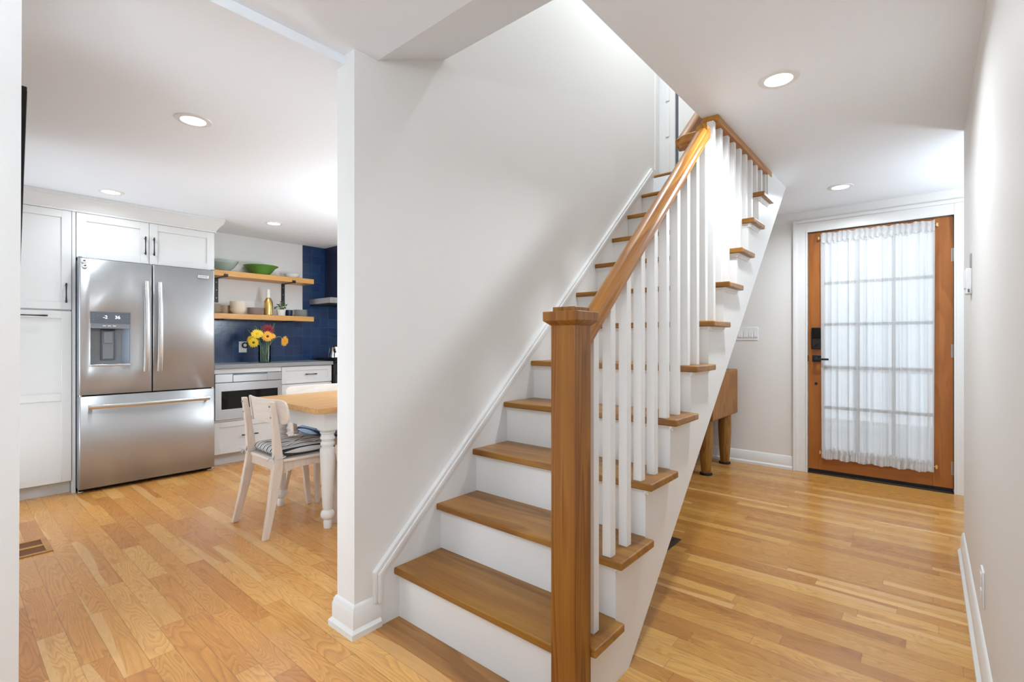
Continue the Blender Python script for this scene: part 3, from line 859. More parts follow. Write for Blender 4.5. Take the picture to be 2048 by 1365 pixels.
# ------------------------------------------------------------------ refrigerator
XD = -4.82
fr = thing('refrigerator', 'stainless steel french-door refrigerator with water dispenser and bottom freezer', 'refrigerator', (-5.1, 1.145, 0))
obj('body', MB().box(XB+.03, XD-.075, .694, 1.600, .03, 1.762), M['fside'], fr, .002)
obj('kick_grille', MB().box(-5.3, XD-.07, .70, 1.597, .006, .036), M['gasket'], fr, .002)
obj('gasket', MB().box(XD-.078, XD-.062, .70, 1.596, .035, 1.765), M['gasket'], fr, smooth=0)
def rim_door(y0, y1, z0, z1, hole=None):
    """door block with softly rounded vertical edges and an optional rectangular recess"""
    mb = MB(); r = .010
    def sx(y):
        e = min(y-y0, y1-y)
        return XD if e >= r else XD-(r-math.sqrt(max(r*r-(r-e)**2, 0)))
    ylist = [y0, y0+.002, y0+.005, y0+r]
    inner = [y0+r, y1-r]
    yl = sorted(set([y0,y0+.0015,y0+.004,y0+.007,y0+r,y1-r,y1-.007,y1-.004,y1-.0015,y1] + ([hole[0],hole[1]] if hole else [])))
    zl = sorted(set([z0,z1] + ([hole[2],hole[3]] if hole else [])))
    for i in range(len(yl)-1):
        for j in range(len(zl)-1):
            if hole and yl[i] >= hole[0]-1e-6 and yl[i+1] <= hole[1]+1e-6 and zl[j] >= hole[2]-1e-6 and zl[j+1] <= hole[3]+1e-6: continue
            n = len(mb.v)
            mb.v += [(sx(yl[i]),yl[i],zl[j]),(sx(yl[i+1]),yl[i+1],zl[j]),(sx(yl[i+1]),yl[i+1],zl[j+1]),(sx(yl[i]),yl[i],zl[j+1])]
            mb.f.append((n,n+1,n+2,n+3))
    xb = XD-.062
    # sides, top, bottom, back
    mb.add([(xb,y0,z0),(sx(y0),y0,z0),(sx(y0),y0,z1),(xb,y0,z1)], [(0,1,2,3)])
    mb.add([(xb,y1,z0),(sx(y1),y1,z0),(sx(y1),y1,z1),(xb,y1,z1)], [(3,2,1,0)])
    for z in (z0, z1):
        mb.add([(xb,y,z) for y in yl]+[(sx(y),y,z) for y in yl], [(k,k+1,len(yl)+k+1,len(yl)+k) for k in range(len(yl)-1)])
    mb.add([(xb,y0,z0),(xb,y1,z0),(xb,y1,z1),(xb,y0,z1)], [(3,2,1,0)])
    if hole:
        a,b,c0,d0 = hole; xi = XD-.058
        mb.add([(XD,a,c0),(XD,b,c0),(XD,b,d0),(XD,a,d0),(xi,a,c0),(xi,b,c0),(xi,b,d0),(xi,a,d0)], [(0,4,5,1),(1,5,6,2),(2,6,7,3),(3,7,4,0)])
    return mb
def finish_door(name, mb, label=None):
    o = obj(name, mb, M['steel'], fr, smooth=30, label=label)
    bm = bmesh.new(); bm.from_mesh(o.data); bmesh.ops.remove_doubles(bm, verts=bm.verts, dist=1e-5); bmesh.ops.recalc_face_normals(bm, faces=bm.faces); bm.to_mesh(o.data); bm.free()
    return o
H = (.757,.999,.960,1.374)
dl = finish_door('door', rim_door(.692,1.1435,.742,1.772,H), 'left fridge door with the dispenser')
dR = finish_door('door', rim_door(1.1495,1.604,.742,1.772), 'right fridge door')
df = finish_door('freezer_drawer', rim_door(.692,1.604,.036,.730))
def bow(p0, p1, out, depth, w, n=17):
    """bowed bar handle: rectangular section"""
    p0 = Vector(p0); p1 = Vector(p1); o = Vector(out); d = (p1-p0).normalized(); s = d.cross(o).normalized()
    rings = []
    for i in range(n):
        t = i/(n-1); k = (1-(2*t-1)**2)
        e = math.sin(min(t,1-t)*PI/.16) if min(t,1-t) < .08 else 1
        c0 = p0.lerp(p1,t) + o*(.034+depth*k)
        hw = w*.5; ht = .011
        ring = []
        for q in range(12):
            a = 2*PI*q/12
            ring.append(c0 + s*(hw*math.copysign(abs(math.cos(a))**.6, math.cos(a))) + o*(ht*math.copysign(abs(math.sin(a))**.6, math.sin(a))))
        rings.append(ring)
    mb = MB().loft(rings)
    for p in (p0.lerp(p1,.02), p0.lerp(p1,.98)):
        mb.tube([p, p+o*.034], .012, 8)
    return mb
obj('handle', bow((XD,1.096,.905),(XD,1.096,1.632),(1,0,0),.026,.036), M['steelh'], dl, label='bright bowed handle')
obj('handle', bow((XD,1.186,.905),(XD,1.186,1.632),(1,0,0),.026,.036), M['steelh'], dR, label='bright bowed handle')
obj('handle', bow((XD,.742,.652),(XD,1.552,.652),(1,0,0),.026,.034), M['steelh'], df, label='bright bowed handle')
# dispenser parts
dp = obj('dispenser', MB().box(XD-.060,XD-.055,.757,.999,.96,1.374), M['grey'], dl, smooth=0, label='grey water and ice dispenser')
a = MB().box(XD-.055,XD+.003,.757,.999,1.285,1.374)
obj('display_panel', a, M['dgrey'], dl, .002)
obj('button_strip', MB().box(XD-.055,XD+.002,.757,.999,1.246,1.285), M['grey'], dl, .002)
obj('dispenser_paddle', MB().box(XD-.055,XD-.040,.835,.905,1.01,1.232).box(XD-.040,XD-.030,.843,.897,1.13,1.225), M['grey'], dl, .006)
obj('paddle_frame', MB().box(XD-.055,XD-.046,.826,.914,1.0,1.24), M['dgrey'], dl, .008)
obj('ice_chute', MB().box(XD-.055,XD-.012,.83,.91,1.232,1.246), M['black'], dl, .003)
obj('dispenser_side', MB().prism([(XD-.055,.957),(XD-.055,.997),(XD-.002,.997)], 'z', .965, 1.246), M['fside'], dl, smooth=0)
obj('drip_tray', MB().box(XD-.055,XD+.006,.757,.999,.957,.972), M['steelh'], dl, .003)
def text_mesh(name, s, size, mat, parent, origin, ex=.0006, bold=0.0):
    """text standing on a plane facing +X; reads along +Y"""
    cu_ = bpy.data.curves.new(name, 'FONT'); cu_.body = s; cu_.size = size; cu_.extrude = ex; cu_.align_x = 'CENTER'; cu_.align_y = 'CENTER'; cu_.offset = bold
    o_ = bpy.data.objects.new(name, cu_); C.objects.link(o_)
    dg = bpy.context.evaluated_depsgraph_get(); dg.update()
    me = bpy.data.meshes.new_from_object(o_.evaluated_get(dg))
    bpy.data.objects.remove(o_, do_unlink=True)
    me.transform(Matrix(((0,0,1,0),(1,0,0,0),(0,1,0,0),(0,0,0,1))))
    off = wloc(parent)
    me.transform(Matrix.Translation(Vector(origin)-off))
    me.materials.clear(); me.materials.append(mat)
    r = bpy.data.objects.new(name, me); C.objects.link(r); r.parent = parent
    return r
text_mesh('display_digits', '-2', .034, M['digit'], dl, (XD+.0042,.845,1.333), bold=.0006)
text_mesh('display_digits', '36', .034, M['digit'], dl, (XD+.0042,.920,1.333), bold=.0006)
for (y, z) in ((.775,1.352),(.775,1.335),(.775,1.312),(.98,1.352),(.98,1.335),(.98,1.312),(.80,1.345),(.95,1.345)):
    obj('display_icon', MB().box(XD+.003, XD+.0036, y-.006, y+.006, z-.0018, z+.0018), M['grey'], dl, smooth=0)
for y in (.84,.87,.90): obj('button_icon', MB().box(XD+.002, XD+.0028, y-.01, y+.01, 1.264, 1.269), M['plastic'], dl, smooth=0)
bd = obj('badge', MB().box(XD,XD+.003,1.472,1.556,1.697,1.722), M['steelh'], dR, .001, label='small metal name badge')
text_mesh('lettering', 'FRIGIDAIRE', .0125, M['print'], dR, (XD+.0032,1.514,1.7095), .0003)
for y in (.702, 1.594):
    obj('hinge_cover', MB().box(XD-.06,XD-.01,y-.010,y+.010,1.772,1.784), M['fside'], fr, .002)
    obj('hinge_pin', MB().cyl((XD-.02,y+.001,.731),(XD-.02,y+.001,.741),.008), M['steelh'], fr)
obj('foot', MB().cyl((XD-.09,1.585,0),(XD-.09,1.585,.035),.016), M['plastic'], fr)
obj('foot', MB().cyl((XD-.09,.715,0),(XD-.09,.715,.035),.016), M['plastic'], fr)
for z, lb, tilt in ((1.752, 'upper of two small round white magnets on the refrigerator corner', .3), (1.716, 'lower of two small round white magnets on the refrigerator corner', -.7)):
    g = thing('fridge_magnet', lb, 'magnet', (XD, .722+(.004 if z < 1.73 else 0), z))
    R = Matrix.Rotation(PI/2, 3, 'Y')
    obj('disc', MB().lathe([(0,0),(.0165,0),(.0165,.004),(.014,.006),(0,.006)], (0,0,0), 24, R), M['plastic'], g, local=True)
    mk = MB().box(.0055,.0068,-.008,.006,-.004,.003).box(.0055,.0068,-.002,.007,.002,.006)
    obj('printed_mark', mk, M['print'], g, local=True, smooth=0)

# ------------------------------------------------------------------ base run
XC = -4.95
t = thing('base_cabinet', 'white base cabinet holding the built-in microwave drawer', 'cabinet', (-5.2,1.94,0))
cb = MB().box(XB+.002, XC-.02, 1.637, 2.249, .10, .42).box(XB+.002,XC-.02,1.637,2.249,.845,.893).box(XB+.002,XB+.02,1.637,2.249,.42,.845).box(XB+.02,XC-.02,1.637,1.645,.42,.845).box(XB+.02,XC-.02,2.241,2.249,.42,.845)
cb.box(XC-.02,XC,1.637,2.249,.848,.893).box(XC-.02,XC,1.637,2.249,.405,.42)
obj('body', cb, M['cab'], t, smooth=0)
obj('toe_kick', MB().box(XB+.002,-5.02,1.637,2.249,0,.10), M['toe'], t, smooth=0)
d = shaker('drawer', t, XC, 1.639, 2.247, .108, .40, .05)
obj('handle', bone(MB(), (XC,1.868,.262), (XC,2.018,.262), (.028,0,0)), M['black'], d, label='black waisted pull')
t = thing('microwave_drawer', 'stainless built-in microwave drawer with dark window below the worktop', 'microwave', (-5.15,1.94,.42))
obj('body', MB().box(-5.4,XC,1.647,2.239,.422,.843), M['fside'], t, smooth=0)
XM = XC+.018
mw = MB()
mw.box(XC,XM,1.645,2.243,.424,.518).box(XC,XM,1.645,2.243,.686,.762).box(XC,XM,1.645,1.696,.518,.686).box(XC,XM,2.206,2.243,.518,.686)
dq = obj('drawer_front', mw, M['steel'], t, smooth=0)
obj('window', MB().box(XC,XM-.003,1.696,2.206,.518,.686), M['blackgl'], dq, smooth=0, label='dark glass window')
obj('top_panel', MB().box(XC,XM,1.645,1.792,.768,.843), M['steel'], t, .001)
obj('top_panel', MB().box(XC,XM,2.106,2.243,.768,.843), M['steel'], t, .001)
obj('control_panel', MB().box(XC,XM+.004,1.794,2.104,.768,.832), M['steel'], t, .002)
t = thing('base_cabinet', 'white base cabinet with a top drawer between microwave and range', 'cabinet', (-5.2,2.53,0))
obj('body', MB().box(XB+.002,XC-.022,2.252,2.795,.10,.893), M['cab'], t, smooth=0)
obj('toe_kick', MB().box(XB+.002,-5.02,2.252,2.795,0,.10), M['toe'], t, smooth=0)
d = shaker('drawer', t, XC, 2.254, 2.793, .715, .888, .042)
obj('handle', bone(MB(), (XC,2.488,.804), (XC,2.612,.804), (.028,0,0)), M['black'], d, label='black waisted pull')
d = shaker('door', t, XC, 2.254, 2.793, .108, .705, .055)
obj('handle', bone(MB(), (XC,2.74,.52), (XC,2.74,.64), (.028,0,0)), M['black'], d, label='black waisted pull')
t = thing('worktop', 'grey stone worktop running from refrigerator to range', 'worktop', (-5.2,2.2,.893))
obj('slab', MB().box(XB+.009,-4.925,1.637,2.800,.894,.930), M['counter'], t, .003)
# range
t = thing('range_cooker', 'black-topped range cooker at the end of the worktop', 'stove', (-5.15,3.19,0))
obj('body', MB().box(XB+.03,-4.93,2.808,3.565,.02,.915), M['black'], t, .003)
obj('oven_door', MB().box(-4.93,-4.885,2.812,3.561,.20,.78), M['black'], t, .005)
obj('cooktop', MB().box(XB+.02,-4.90,2.806,3.567,.915,.937), M['blackgl'], t, .004)
gr = MB()
for y in (2.86, 3.0, 3.14, 3.24, 3.38, 3.51): gr.box(-5.42,-4.96,y-.006,y+.006,.937,.957)
for x in (-5.40,-5.19,-4.98): gr.box(x-.006,x+.006,2.84,3.53,.945,.957)
obj('grate', gr, M['black'], t, smooth=0)
for i in range(5): obj('knob', MB().cyl((-4.93,2.90+i*.14,.85),(-4.89,2.90+i*.14,.85),.02), M['steelh'], t)
obj('door_handle', MB().cyl((-4.85,2.86,.74),(-4.85,3.51,.74),.011).box(-4.885,-4.85,2.87,2.885,.732,.748).box(-4.885,-4.85,3.485,3.5,.732,.748), M['steelh'], t)
for x in (-5.0,-5.42):
    for y in (2.83,3.54): obj('leg', MB().cyl((x,y,0),(x,y,.02),.02), M['black'], t)
# hood
t = thing('range_hood', 'stainless chimney hood with dark flue on the blue tiled wall', 'hood', (-5.25,3.19,1.56))
obj('canopy', MB().box(XB+.009,-5.0,2.81,3.57,1.572,1.632), M['steel'], t, .002)
obj('canopy_underside', MB().box(XB+.02,-5.01,2.82,3.56,1.560,1.572), M['black'], t, smooth=0)
obj('flue', MB().box(XB+.009,-5.12,3.0,3.36,1.632,ZK-.001), M['navy'], t, .002, label='dark flue')
# kettle
k = thing('kettle', 'stainless kettle with black arched handle on the range', 'kettle', (-5.10,2.93,.957))
obj('body', MB().lathe([(0,0),(.076,0),(.084,.01),(.082,.04),(.072,.10),(.062,.128),(.045,.134),(0,.136)], (0,0,0), 32), M['chrome'], k, local=True)
obj('lid_knob', MB().lathe([(0,.134),(.03,.136),(.03,.14),(.012,.142),(.014,.158),(0,.162)], (0,0,0), 20), M['black'], k, local=True)
hp = [(0,-.066,.11)]+[(0,-.07*math.cos(a), .14+.11*math.sin(a)) for a in [PI*i/14 for i in range(15)]]+[(0,.066,.11)]
obj('handle', MB().tube(hp, [.004]*3+[.009]*11+[.004]*3, 10), M['black'], k, local=True, label='black arched handle')
obj('spout', MB().tube([(.05,-.04,.07),(.08,-.065,.11),(.09,-.075,.13)], [.018,.013,.011], 10), M['chrome'], k, local=True)

# ------------------------------------------------------------------ shelves
def wall_shelf(z0, z1, label, brk):
    t = thing('wall_shelf', label, 'shelf', (-5.35, 2.2, z0))
    obj('board', MB().box(XB+.009, -5.22, 1.66, 2.734, z0, z1), M['shelf'], t, .002)
    for y in (1.835, 2.507):
        if brk:
            b = MB().box(XB+.001, XB+.008, y-.018, y+.018, z0-.245, z0).box(XB+.008,-5.212,y-.018,y+.018,z0-.006,z0).box(-5.218,-5.212,y-.018,y+.018,z0-.006,z0+.02)
            o = obj('bracket', b, M['black'], t, smooth=0, label='black flat steel bracket')
            for dz in (.04,.12,.2): obj('screw', MB().cyl((XB+.007,y,z0-dz),(XB+.010,y,z0-dz),.0045,seg=8), M['nickel'], o)
        else:
            b = MB().box(XB+.009,-5.212,y-.018,y+.018,z0-.006,z0)
            obj('bracket', b, M['black'], t, smooth=0, label='black flat steel bracket')
wall_shelf(1.785, 1.838, 'upper oak wall shelf holding three bowls', True)
wall_shelf(1.367, 1.420, 'lower oak wall shelf holding crockery and a gold bottle', False)
ZU, ZL = 1.8385, 1.4205
def bowl(name, label, cat, loc, prof, th, mat, group=None):
    o = obj(name, MB().lathe(revolve_shell(prof, th), (0,0,0), 40), mat, None, smooth=40)
    o.location = loc; return setp(o, label, cat, group)
bowl('glass_bowl', 'wide pale green glass bowl at the left of the upper shelf', 'bowl', (-5.345, 1.86, ZU), [(.045,0),(.05,.008),(.09,.045),(.125,.095),(.130,.112)], .005, M['gglass'])
bowl('serving_bowl', 'wide green ceramic bowl in the middle of the upper shelf', 'bowl', (-5.345, 2.216, ZU), [(.07,0),(.078,.006),(.11,.04),(.135,.075),(.165,.094),(.168,.098)], .008, M['green'])
bowl('small_dish', 'small white dish at the right of the upper shelf', 'bowl', (-5.345, 2.545, ZU), [(.05,0),(.058,.005),(.072,.022),(.082,.045)], .005, M['white'])
ORD = ['bottom','second from bottom','third from bottom','fourth from bottom','fifth from bottom','sixth from bottom','seventh from bottom','eighth from bottom']
def stack(n, name, lab, cat, x, y, z, prof, th, mat, pitch, group):
    src = None
    for i in range(n):
        pos = 'topmost' if i == n-1 else ORD[i]
        loc = (x+random.uniform(-.002,.002), y+random.uniform(-.002,.002), z+i*pitch)
        lb = '%s, %s in the stack %s' % (lab[0], pos, lab[1])
        if src is None: src = bowl(name, lb, cat, loc, prof, th, mat, group)
        else:
            c_ = src.copy(); C.objects.link(c_); c_.location = loc; c_['label'] = lb
plate = [(.05,0),(.056,.003),(.07,.006),(.092,.013)]
stack(7, 'side_plate', ('cream plate','at the lower shelf left end'), 'plate', -5.33, 1.748, ZL, plate, .004, M['cream'], .0135, 'cream plates stacked at the left end of the lower shelf')
stack(5, 'small_bowl', ('small tan bowl','behind the cream bowls'), 'bowl', -5.415, 1.893, ZL, [(.03,0),(.034,.004),(.05,.022),(.055,.036)], .004, M['tan'], .0135, 'small tan bowls behind the cream bowls')
stack(5, 'cereal_bowl', ('cream bowl','on the lower shelf'), 'bowl', -5.325, 1.985, ZL, [(.042,0),(.048,.005),(.068,.03),(.076,.056)], .0045, M['cream'], .0185, 'cream bowls stacked on the lower shelf')
plate2 = [(.05,0),(.056,.003),(.072,.006),(.085,.011)]
stack(7, 'dinner_plate', ('pinkish white plate','left of the gold bottle'), 'plate', -5.335, 2.157, ZL, plate2, .004, M['pinkc'], .0105, 'plates stacked left of the gold bottle')
plate3 = [(.045,0),(.052,.003),(.066,.007),(.078,.013)]
stack(6, 'grey_saucer', ('pale grey saucer','at the lower shelf right end'), 'plate', -5.335, 2.636, ZL, plate3, .004, M['greyc'], .0125, 'grey saucers stacked at the right end of the lower shelf')
b = thing('wine_bottle', 'gold foil bottle with white neck on the lower shelf', 'bottle', (-5.30, 2.272, ZL))
obj('body', MB().lathe([(0,0),(.036,0),(.043,.006),(.044,.10),(.041,.145),(.028,.172),(.0205,.185),(0,.186)], (0,0,0), 32), M['gold'], b, local=True)
obj('neck', MB().lathe([(.0205,.184),(.0185,.20),(.0165,.252),(.018,.256),(.018,.268),(.013,.274),(0,.275)], (0,0,0), 24), M['white'], b, local=True, label='white foil neck')
p = thing('potted_plant', 'small green plant in a white pot right of the gold bottle', 'plant', (-5.31, 2.410, ZL))
obj('pot', MB().lathe([(0,0),(.034,0),(.038,.006),(.046,.064),(.042,.064),(.040,.055),(0,.055)], (0,0,0), 28), M['white'], p, local=True)
obj('soil', MB().lathe([(0,.050),(.041,.050),(.0405,.056),(0,.058)], (0,0,0), 20), M['soil'], p, local=True)
r = random.Random(11); lf = MB(); sm = MB()
for i in range(26):
    a = r.uniform(0, 2*PI); rr = r.uniform(.0, .052); zz = .075+r.uniform(0,.085)*(1-rr/.09)
    c0 = Vector((rr*math.cos(a), rr*math.sin(a), zz))
    sm.tube([(c0.x*.3,c0.y*.3,.055), (c0.x*.7,c0.y*.7,zz*.8), tuple(c0)], .0012, 5)
    for q in range(3):
        aa = a+r.uniform(-1.6,1.6); L_ = r.uniform(.018,.028); d_ = Vector((math.cos(aa), math.sin(aa), r.uniform(-.2,.8))).normalized()
        s_ = d_.cross(Vector((0,0,1))).normalized()*L_*.32; u_ = s_.cross(d_).normalized()*.004
        lf.add([c0, c0+d_*L_*.5+s_+u_, c0+d_*L_, c0+d_*L_*.5-s_+u_, c0+d_*L_*.5-u_], [(0,4,1),(1,4,2),(2,4,3),(3,4,0),(0,1,2,3)])
obj('leaves', lf, M['leaf'], p, local=True); obj('stem', sm, M['stem'], p, local=True)
cpp = obj('dark_cup', MB().lathe(revolve_shell([(.028,0),(.033,.004),(.037,.035),(.038,.070)], .004), (0,0,0), 28), M['navy'], None)
cpp.location = (-5.36, 2.519, ZL); setp(cpp, 'dark navy cup between the potted plant and the grey saucers', 'cup')

# outlet with ring-shaped plug-in
t = thing('wall_outlet', 'white wall outlet on blue tile with a dark ring on it, left of the flowers', 'outlet', (XB+.008, 2.085, 1.09))
obj('cover_plate', MB().box(XB+.008, XB+.014, 2.045, 2.122, 1.03, 1.145), M['plastic'], t, .002)
rg = MB().tube([(XB+.022, 2.102+.026*math.cos(a), 1.105+.026*math.sin(a)) for a in [2*PI*i/24 for i in range(24)]], .006, 8, closed=True)
obj('dark_ring', rg, M['black'], t, label='dark ring')
obj('plug', MB().lathe([(0,0),(.019,0),(.017,.012),(0,.014)], (XB+.014,2.102,1.105), 20, Matrix.Rotation(PI/2,3,'Y')), M['plastic'], t)

# ------------------------------------------------------------------ vase and flowers
VX, VY, VZ = -5.16, 2.175, .931
v = thing('glass_vase', 'clear glass vase of water on the grey worktop', 'vase', (VX, VY, VZ))
obj('glass', MB().lathe(revolve_shell([(.048,0),(.056,.004),(.057,.05),(.059,.175)], .003), (0,0,0), 36), M['vglass'], v, local=True)
obj('water', MB().lathe([(0,.006),(.052,.006),(.053,.085),(0,.085)], (0,0,0), 32), M['water'], v, local=True)
def flower(label, head, tilt, mat, R=.052, cmat=None, base_off=(0,0), droop=False, name='gerbera_flower', layers=2):
    """stem from the vase floor to the head; head = world point, tilt = facing direction"""
    hx = Vector(head); n = Vector(tilt).normalized()
    t = thing(name, label, 'flower', (VX+base_off[0], VY+base_off[1], VZ+.008))
    b0 = Vector(t.location)
    lip_ = Vector((VX, VY, VZ+.172)); dr_ = Vector((hx.x-VX, hx.y-VY, 0))
    if dr_.length > .045: dr_ = dr_.normalized()*.045
    mid = lip_+dr_
    if droop:
        pts = [b0, mid, mid.lerp(hx,.35)+Vector((0,0,.055)), mid.lerp(hx,.7)+Vector((0,0,.06)), hx-n*.012]
    else:
        pts = [b0, mid, mid.lerp(hx,.6), hx-n*.012]
    # smooth the stem
    P = []
    for i in range(len(pts)-1):
        for q in range(5):
            tt = q/5
            p0_, p1_, p2_, p3_ = pts[max(i-1,0)], pts[i], pts[i+1], pts[min(i+2,len(pts)-1)]
            P.append(.5*((2*p1_)+(p2_-p0_)*tt+(2*p0_-5*p1_+4*p2_-p3_)*tt*tt+(3*p1_-p0_-3*p2_+p3_)*tt**3))
    P.append(pts[-1])
    obj('stem', MB().tube(P, .0032, 7), M['stem'], t)
    a_ = n.orthogonal().normalized(); b_ = n.cross(a_)
    mb = MB(); rr = random.Random(hash(label) % 1000 if False else len(label))
    for l in range(layers):
        npt = 18-l*4; rad = R*(1-.28*l)
        for i in range(npt):
            an = 2*PI*(i+.5*l)/npt + rr.uniform(-.06,.06)
            d_ = a_*math.cos(an)+b_*math.sin(an); s_ = n.cross(d_)
            w_ = rad*.17; cup = .10+.16*l+rr.uniform(-.05,.05)
            q0 = hx+d_*rad*.18+n*(.002+.003*l); q1 = hx+d_*rad*.65+n*(rad*cup+.002*l); q2 = hx+d_*rad*rr.uniform(.93,1.04)+n*rad*cup*.9
            dn_ = -n*.0015
            mb.add([q0-s_*w_*.5, q0+s_*w_*.5, q1+s_*w_, q2+s_*w_*.35, q2-s_*w_*.35, q1-s_*w_, q1+n*.002, q0+dn_, q1+dn_*2, q2+dn_],
                   [(0,1,2,6),(0,6,5),(6,2,3,4),(6,4,5),(1,0,7),(1,7,8,2),(7,0,5,8),(2,8,9,3),(8,5,4,9),(3,9,4)])
    obj('petals', mb, mat, t, smooth=50)
    Mx = Matrix((a_, b_, n)).transposed()
    obj('flower_center', MB().lathe([(R*.30,0),(R*.30,.004),(R*.2,.009),(0,.011)], hx, 18, Mx), cmat or M['center'], t)
    return t
flower('bright yellow gerbera facing up at the upper left of the bouquet', (-5.12,2.085,1.218), (.75,-.35,.62), M['yellow'], .058, M['ycenter'], (.02,.012))
flower('orange-yellow gerbera with dark eye in the middle of the bouquet', (-5.085,2.172,1.196), (.95,-.25,.1), M['orange'], .055, M['center'], (.018,-.004))
flower('yellow gerbera beside the orange one, right of the middle', (-5.12,2.225,1.205), (.7,.05,.65), M['orange'], .045, M['center'], (.01,-.022))
flower('drooping yellow gerbera leaning far out to the right of the vase', (-5.13,2.362,1.148), (.85,.42,-.1), M['orange'], .055, M['ycenter'], (-.01,-.015), droop=True)
flower('dark red gerbera at the top of the bouquet', (-5.15,2.205,1.263), (.9,-.2,.3), M['red'], .062, M['red'], (.0,-.012), layers=3)
flower('yellow flower hanging at the lower left of the bouquet', (-5.11,2.048,1.135), (.85,-.45,-.1), M['yellow'], .050, M['center'], (.014,.02), droop=True)
flower('pale yellow flower at the far left edge of the bouquet', (-5.15,2.035,1.165), (.5,-.8,.2), M['yellow'], .04, M['ycenter'], (-.02,.015))
def sprig(label, tip, n, mat, name, L=.03, seed=1, catname='foliage'):
    t = thing(name, label, catname, (VX-.01, VY, VZ+.008))
    b0 = Vector(t.location); tip = Vector(tip); r_ = random.Random(seed)
    mid = Vector((VX, VY, VZ+.172)) + Vector((tip.x-VX, tip.y-VY, 0))*.25
    P = [b0, b0.lerp(mid,.5), mid, mid.lerp(tip,.5)+Vector((0,0,.006)), tip]
    obj('stem', MB().tube(P, .0018, 6), M['stem'], t)
    mb = MB()
    for i in range(n):
        k_ = .15+.85*i/n; c0 = mid.lerp(tip, k_)
        an = i*2.4; d_ = Vector((math.cos(an), math.sin(an), r_.uniform(.1,.9))).normalized()
        s_ = d_.cross(Vector((0,0,1))).normalized()*L*.28; u_ = s_.cross(d_)*.12
        mb.add([c0, c0+d_*L*.5+s_, c0+d_*L, c0+d_*L*.5-s_, c0+d_*L*.45-u_*1.0+Vector((0,0,-.002))], [(0,4,1),(1,4,2),(2,4,3),(3,4,0),(0,1,2,3)])
    obj('leaves', mb, mat, t)
sprig('leafy green sprig at the upper left of the bouquet', (-5.17,2.092,1.300), 18, M['leaf'], 'leafy_sprig', .034, 2)
sprig('small green sprig left of the red gerbera', (-5.19,2.150,1.305), 12, M['leaf'], 'leafy_sprig', .026, 3)
sprig('thin dark sprig leaning left behind the yellow flowers', (-5.19,2.022,1.265), 9, M['stem'], 'leafy_sprig', .016, 4)
sprig('thin pale sprig standing up right of the red gerbera', (-5.13,2.262,1.335), 14, M['greyc'], 'leafy_sprig', .010, 5)

# ================================================================== TV on the kitchen side wall
t = thing('television', 'thin black wall-mounted television seen edge-on at the left', 'television', (-3.0, .10, 1.4))
ry = .21
tv = MB().add([(-3.60,.196,1.408),(-2.46,.196,1.408),(-2.46,.213,2.062),(-3.60,.213,2.062),(-3.60,.166,1.408),(-2.46,.166,1.408),(-2.46,.183,2.062),(-3.60,.183,2.062)],
              [(0,1,2,3),(7,6,5,4),(1,5,6,2),(0,4,5,1),(3,2,6,7),(0,3,7,4)])
obj('housing', tv, M['gasket'], t, .003)
sc_ = MB().add([(-3.59,.1965,1.42),(-2.47,.1965,1.42),(-2.47,.2132,2.05),(-3.59,.2132,2.05)], [(0,1,2,3)])
sc_.add([(-3.59,.198,1.42),(-2.47,.198,1.42),(-2.47,.2147,2.05),(-3.59,.2147,2.05)], [(0,1,2,3)])
obj('screen', MB().add([(-3.59,.190,1.42),(-2.47,.190,1.42),(-2.47,.207,2.05),(-3.59,.207,2.05),(-3.59,.197,1.42),(-2.47,.197,1.42),(-2.47,.2140,2.05),(-3.59,.2140,2.05)],
    [(4,5,6,7),(3,2,1,0),(0,1,5,4),(1,2,6,5),(2,3,7,6),(3,0,4,7)]), M['blackgl'], t, smooth=0)
obj('mount', MB().box(-3.2,-2.9,.10,.175,1.6,1.85), M['black'], t, smooth=0)

# ================================================================== TABLE
TX0, TX1, TY0, TY1, TZ = -3.585, -2.685, 1.43, 3.03, .757
t = thing('dining_table', 'farmhouse table with oak butcher-block top and turned white legs', 'table', (-3.135, 2.23, 0))
tp = MB()
nb = 1
tp.box(TX0,TX1,TY0,TY1,TZ-.034,TZ)
obj('table_top', tp, M['tabletop'], t, .003)
ap = MB()
ap.box(TX0+.10,TX1-.10,TY0+.105,TY0+.127,.605,TZ-.034).box(TX0+.10,TX1-.10,TY1-.127,TY1-.105,.605,TZ-.034)
ap.box(TX0+.105,TX0+.127,TY0+.10,TY1-.10,.605,TZ-.034).box(TX1-.127,TX1-.105,TY0+.10,TY1-.10,.605,TZ-.034)
obj('apron', ap, M['trim'], t, .001)
LP = [(0,0),(.022,0),(.024,.004),(.025,.045),(.022,.052),(.030,.058),(.0405,.072),(.042,.085),(.037,.102),(.026,.112),(.0265,.118),(.030,.125),(.0385,.30),(.0445,.45),(.0455,.482),(.043,.492),(.034,.497),(.034,.503),(.041,.512),(.0425,.522),(.038,.530),(.034,.535),(.036,.542),(.043,.550),(.043,.560),(.037,.568),(.037,.578),(.0445,.586),(.0445,.592),(0,.592)]
